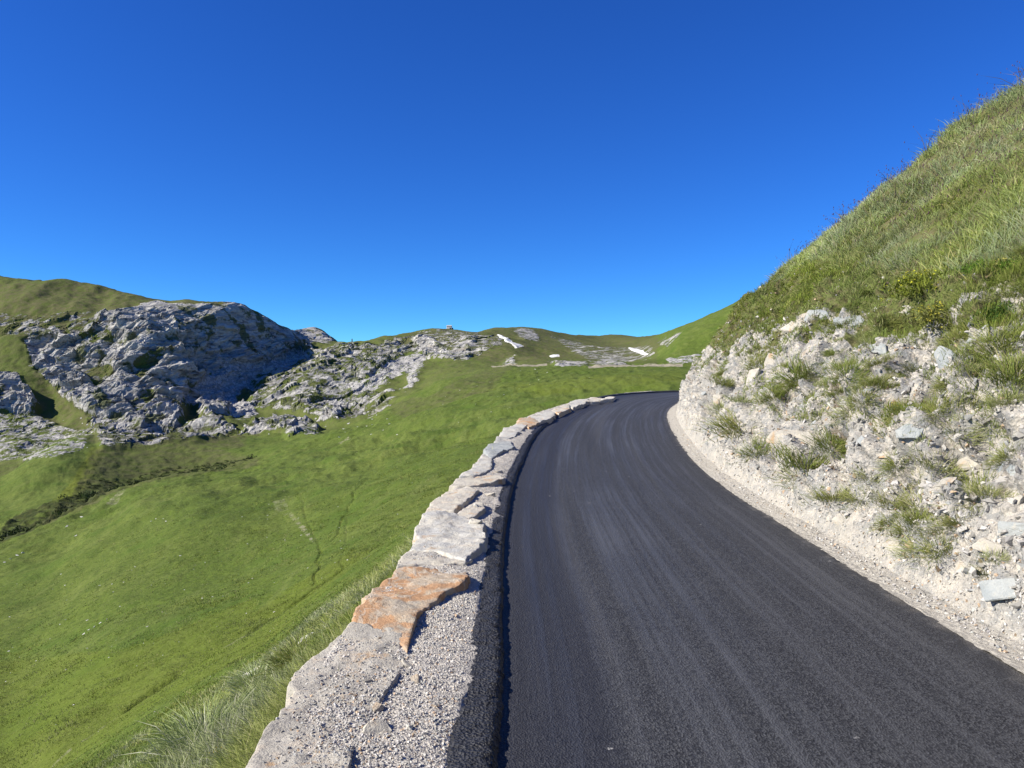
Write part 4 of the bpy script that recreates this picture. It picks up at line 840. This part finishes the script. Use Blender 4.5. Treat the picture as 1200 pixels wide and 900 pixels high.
for _ in range(6000):
    px = random.gauss(425, 42); py = random.gauss(835, 40); x, y = road_pt(px, py, .14); q = drop(x, y, slabs[:1])
    if q is not None: V.append(q[:]); S.append(.003+.009*random.random()**3)
for _ in range(700):
    o = random.choice(slabs[1:9]); b = o.data.vertices[random.randrange(len(o.data.vertices))].co; q = drop(b.x+random.uniform(-.05, .05), b.y+random.uniform(-.05, .05), [o])
    if q is not None: V.append(q[:]); S.append(.003+.007*random.random()**3)
rubble('grit', np.array(V), np.array(S), stone_cols(len(V), .26, .50, .6), 'grey grit scattered over the slabs of the wall')
# stones lying loose on the wall
GL = 'loose stones on the wall'
for k, (px, py, w, m, lab) in enumerate([(487, 797, 20, M_RUST, 'brown rounded pebble lying in the gravel right of the slab crack'), (441, 856, 34, M_CREAM, 'flat yellowish stone half buried in the gravel near the bottom'), (441, 829, 20, M_RUST, 'orange chip of stone above the flat yellowish one'),
                                      (478, 778, 22, M_GREY, 'dark grey stone beside the hollow of the rusty slab'), (480, 850, 12, M_PALE, 'pale angular pebble in gravel beside the asphalt lip'), (430, 802, 12, M_GREY, 'small dark pebble on the dusty grey slab'),
                                      (560, 598, 14, M_PALE, 'pale wedge stone leaning on the big slab'), (575, 580, 14, M_GREY, 'grey stone tucked beside the cream slab'), (585, 553, 10, M_GREY, 'upright dark stone at the gravel edge'), (558, 620, 16, M_CREAM, 'cream stone chip by the broken slab edge')]):
    x, y = road_pt(px, py, .1); p = Vector((x, y, GR*y+.09)); q = drop(x, y)
    if q: p = q
    s = w/F*y*.5; o = bpy.data.objects.new('loose_stone', rock_mesh('loose_stone', m, (1.1, .9, 1), 200+k, .5)); COL.objects.link(o)
    put_rock(o, p, Vector((random.uniform(-.2, .2), random.uniform(-.2, .2), 1)), s, random.uniform(0, 6), -.12); tag(o, lab, 'stone', GL)
# pale rock outcrops on the slope just under the wall
for k, (px, py, w, lab) in enumerate([(360, 750, 34, 'pale rock showing in grass behind the grey wall slab'), (300, 790, 40, 'long whitish rock in grass below the dark tussock'), (425, 690, 30, 'whitish rock strip in grass behind the rusty slab'), (412, 705, 20, 'small white rock in grass behind the rusty slab'), (330, 805, 22, 'broken pale rock touching the tussock')]):
    q, n = hit(px, py, TER)
    if q is None: continue
    o = bpy.data.objects.new('rock', rock_mesh('rock', M_PALE, (1.7, .7, 1), 260+k, .4)); COL.objects.link(o); put_rock(o, q, n, w/F*q.y*.5, .9, .05); tag(o, lab, 'rock', 'rocks on the slope below the wall')

# ------------------------------------------------------------------ scattered white stones on the valley meadow and boulders under the cliffs
BM = [rock_mesh('boulder', mat_plain('bleached_boulder%d' % i, (.52, .51, .48), (.38, .37, .35), 1.5, .9), (1.2, .9, 1), 330+i, .5) for i in range(4)]
def scatter(n, zone, lo, hi, lab, grp, jit=1):
    k = 0
    while k < n:
        z = random.choice(zone); px = random.uniform(z[0], z[2]); py = random.uniform(z[1], z[3]); q, nn = hit(px, py, TER)
        if q is None or q.y > 900: k += 1; continue
        o = bpy.data.objects.new('boulder', BM[k % 4]); COL.objects.link(o); put_rock(o, q, (nn+Vector((0, 0, .7))), random.uniform(lo, hi)**1.0/F*q.y, random.uniform(0, 6.3), .1); tag(o, lab, 'boulder', grp); k += 1
scatter(105, [(0, 640, 300, 860), (150, 590, 460, 740), (300, 560, 500, 680), (0, 680, 200, 800)], .5, 1.5, 'small bleached stone lying in the green valley meadow', 'white stones on the meadow')
scatter(30, [(480, 440, 640, 520), (600, 432, 700, 460)], .4, 1.0, 'pale stone lying on the upper pasture left of the road bend', 'pale stones on the upper pasture')
scatter(70, [(0, 490, 110, 535), (280, 485, 400, 515), (120, 490, 260, 512), (390, 480, 470, 510)], .6, 2.2, 'grey boulder fallen on the ground under the cliffs', 'boulders under the cliffs')
scatter(40, [(0, 365, 120, 400), (440, 390, 560, 412), (280, 440, 420, 480)], .6, 1.7, 'pale boulder among the outcrops of the mountainside', 'boulders among the outcrops')
# chains of white stones seen in the meadow
for zs, lab, grp in (([(12, 655), (20, 651), (27, 648), (5, 659)], 'white stone in the short row at the far left of the meadow', 'row of white stones in the meadow'), ([(98, 743), (104, 738), (110, 735), (118, 730), (125, 726)], 'white stone in the broken line in the middle of the meadow', 'broken line of white stones'),
                    ([(78, 617), (88, 628), (80, 616), (96, 606)], 'bright stone near the dark gully on the meadow edge', 'bright stones near the gully')):
    for i, (px, py) in enumerate(zs):
        q, nn = hit(px, py, TER)
        if q is None: continue
        o = bpy.data.objects.new('boulder', BM[i % 4]); COL.objects.link(o); put_rock(o, q, nn, 2.0/F*q.y, i, .1); tag(o, lab, 'boulder', grp)

# dark shrubs in the gully: one mass of leafy clumps
def shrubs():
    m = (TT > 3.05) & (TT < 5.2) & (TPX > -30) & (TPX < 310); zone = inpoly(TPX, TPY, [(-30, 665), (15, 610), (45, 596), (95, 580), (150, 566), (235, 546), (300, 541), (308, 552), (200, 580), (140, 592), (70, 625), (0, 665)])
    p, n, cd = pick_terrain(m & zone, 620, 0); q = np.interp(p[:, 0]/p[:, 1]*F+600, [0, 90, 140, 180, 235, 250, 300], [1, 1, .3, .05, .06, .22, .1]); kk = (RNG.random(len(p)) < q) & (fbm(p[:, 0]*.12, p[:, 1]*.12, p[:, 2]*.12, 3, 120) > .38); p = p[kk]; p2, n2, c2 = pick_terrain(m & inpoly(TPX, TPY, [(90, 570), (112, 530), (200, 522), (300, 545), (150, 572)]), 260, 0)
    s = np.concatenate([RNG.uniform(.3, 1.5, len(p))**1.3, RNG.uniform(.25, .6, len(p2))]); p = np.concatenate([p, p2]); per = 90
    k = np.repeat(np.arange(len(p)), per); off = RNG.normal(size=(len(k), 3)); off /= np.linalg.norm(off, axis=1, keepdims=True); off *= RNG.random((len(k), 1))**.4; off[:, 2] = np.abs(off[:, 2])*.8
    u = off+RNG.normal(size=off.shape)*.5+np.array([0, 0, .4]); u /= np.linalg.norm(u, axis=1, keepdims=True)
    col = np.array([[.022, .034, .010]])*RNG.uniform(.6, 2.0, (len(p), 1))
    v, f, c = blades(p[k]+off*s[k][:, None], u, RNG.normal(size=off.shape)*.3, s[k]*RNG.uniform(.16, .34, len(k)), s[k]*.16, col[k]*RNG.uniform(.7, 1.4, (len(k), 1)))
    mesh_np('shrubbery', v, f, M_GRASS, False, {'tint': c}, kind='stuff', label='dark low shrubs filling the gully behind the meadow')
shrubs()

# ------------------------------------------------------------------ snow patches lying on the far ridge
M_SNOW = mat_plain('old_snow', (.64, .65, .66), (.44, .43, .41), .25, .6, .3)
def snow(poly, lab, t0, t1):
    m = inpoly(TPX, TPY, poly) & (TT > t0) & (TT < t1)
    f = grid_faces(*TPX.shape); ok = m.ravel()[f].sum(1) >= 3; f = f[ok]
    if not len(f): return
    u, inv = np.unique(f, return_inverse=True); f = inv.reshape(f.shape); v = TP.reshape(-1, 3)[u].copy()
    e = np.sort(np.concatenate([f[:, [0, 1]], f[:, [1, 2]], f[:, [2, 3]], f[:, [3, 0]]]), 1); ue, ct = np.unique(e, axis=0, return_counts=True)
    rim = np.zeros(len(v), bool); rim[ue[ct == 1].ravel()] = True
    v[:, 2] += np.where(rim, .0, .35); v[:, 1] -= np.where(rim, .3, .9)
    lo = v.copy(); lo[:, 2] -= 2.5; n = len(v); be = ue[ct == 1]
    tag(mesh_np('snow_patch', np.concatenate([v, lo]), [f, f[:, ::-1]+n, np.column_stack([be, be[:, ::-1]+n])], M_SNOW, True), lab, 'snow patch', 'snow patches on the far ridge')
snow([(580, 396), (588, 397), (597, 400), (607, 404), (614, 407), (604, 409.5), (598, 405), (589, 400)], 'long tapering snow patch left on the ridge', 9, 12)
snow([(643, 416), (649, 414), (657, 414.8), (656, 417), (648, 417.6)], 'smallest snow patch in the middle', 8, 12)
snow([(735, 407.5), (745, 408.8), (754, 411.5), (762, 415.5), (756, 416), (748, 414.5), (739, 411)], 'bright slanting snow patch near the road bend', 8, 12)

# small shelter and marker on the skyline
def skyline(px):
    c = int(np.argmin(np.abs(TPX[0]-px))); r = np.where((TT[:, c] > 8) & (TT[:, c] < 12.6))[0]; k = r[np.argmin(TPY[r, c])]; return Vector(TP[k, c])
def box(name, mat, c, s, parent, taper=1.):
    bm = bmesh.new(); bmesh.ops.create_cube(bm, size=1)
    for v in bm.verts:
        k = taper if v.co.z > 0 else 1; v.co = Vector((v.co.x*s[0]*k+c[0], v.co.y*s[1]*k+c[1], v.co.z*s[2]+c[2]))
    bmesh.ops.bevel(bm, geom=bm.edges[:], offset=min(s)*.04, segments=1, affect='EDGES')
    me = bpy.data.meshes.new(name); bm.to_mesh(me); bm.free(); me.materials.append(mat); o = bpy.data.objects.new(name, me); COL.objects.link(o); o.parent = parent; return o
b = skyline(526); hut = empty('stone_hut', b+Vector((0, 0, .3)), 'tiny pale stone hut on the top of the far ridge', 'hut')
hut.scale = (1.25, 1.25, 1.25)
M_HUT = mat_plain('hut_masonry', (.55, .53, .50), (.42, .41, .39), 2.); M_DK = mat_plain('hut_dark', (.06, .055, .05), (.10, .09, .08), 2.)
box('wall', M_HUT, (0, 0, 1.6), (3.6, 3.4, 3.2), hut, .96); box('roof', M_HUT, (0, 0, 3.45), (3.9, 3.7, .5), hut, .8); box('door', M_DK, (.7, -1.74, 1.3), (.8, .1, 1.7), hut); box('annex', M_DK, (2.2, .1, 1.0), (.9, 2.4, 2.0), hut, .9)
b = skyline(412); cairn = empty('marker_post', b-Vector((0, 0, .5)), 'dark marker post standing on the saddle between cliff and ridge', 'post')
box('post', M_DK, (0, 0, 1.6), (.8, .8, 3.2), cairn, .8); box('footing', M_DK, (0, 0, .4), (1.5, 1.4, .8), cairn, .8)

# ------------------------------------------------------------------ camera, sun, sky
cam = bpy.data.cameras.new('camera'); co = bpy.data.objects.new('camera', cam); COL.objects.link(co); co.location = (0, 0, CAMZ); co.rotation_euler = (math.radians(90), 0, 0)
cam.sensor_width = 36; cam.lens = F/1200*36; cam.clip_start = .05; cam.clip_end = 30000; SC.camera = co
EL, AZ = math.radians(33.5), math.radians(-106)
sun = bpy.data.lights.new('sun', 'SUN'); sun.energy = 5.0; sun.angle = math.radians(.53); sun.color = (1, .935, .80)
so = bpy.data.objects.new('sun', sun); COL.objects.link(so)
S = Vector((math.sin(AZ)*math.cos(EL), math.cos(AZ)*math.cos(EL), math.sin(EL))); so.rotation_euler = S.to_track_quat('Z', 'Y').to_euler()
w = bpy.data.worlds.new('World'); SC.world = w; w.use_nodes = True; t = w.node_tree; bg = t.nodes['Background']
sky = t.nodes.new('ShaderNodeTexSky'); sky.sky_type = 'NISHITA'; sky.sun_disc = False; sky.sun_elevation = EL; sky.sun_rotation = AZ % (2*math.pi)
sky.altitude = 2300; sky.air_density = 1.0; sky.dust_density = 0.0; sky.ozone_density = 3.0
sq = t.nodes.new('ShaderNodeVectorMath'); sq.operation = 'MULTIPLY'; t.links.new(sky.outputs[0], sq.inputs[0]); t.links.new(sky.outputs[0], sq.inputs[1])
hv_ = t.nodes.new('ShaderNodeSeparateColor'); hv_.mode = 'HSV'; t.links.new(sky.outputs[0], hv_.inputs[0])
dv = t.nodes.new('ShaderNodeVectorMath'); dv.operation = 'DIVIDE'; cv = t.nodes.new('ShaderNodeCombineXYZ')
for k in range(3): t.links.new(hv_.outputs[2], cv.inputs[k])
t.links.new(sq.outputs[0], dv.inputs[0]); t.links.new(cv.outputs[0], dv.inputs[1]); gn = t.nodes.new('ShaderNodeVectorMath'); gn.operation = 'MULTIPLY'; gn.inputs[1].default_value = (.48, .87, 1.05); t.links.new(dv.outputs[0], gn.inputs[0]); t.links.new(gn.outputs[0], bg.inputs[0]); bg.inputs[1].default_value = .085   # deep high-mountain blue
SC.view_settings.view_transform = 'Standard'; SC.view_settings.look = 'None'; SC.view_settings.exposure = .95; SC.view_settings.gamma = 1
SC.render.engine = 'CYCLES'; SC.cycles.max_bounces = 5; SC.cycles.diffuse_bounces = 3; SC.cycles.transmission_bounces = 3
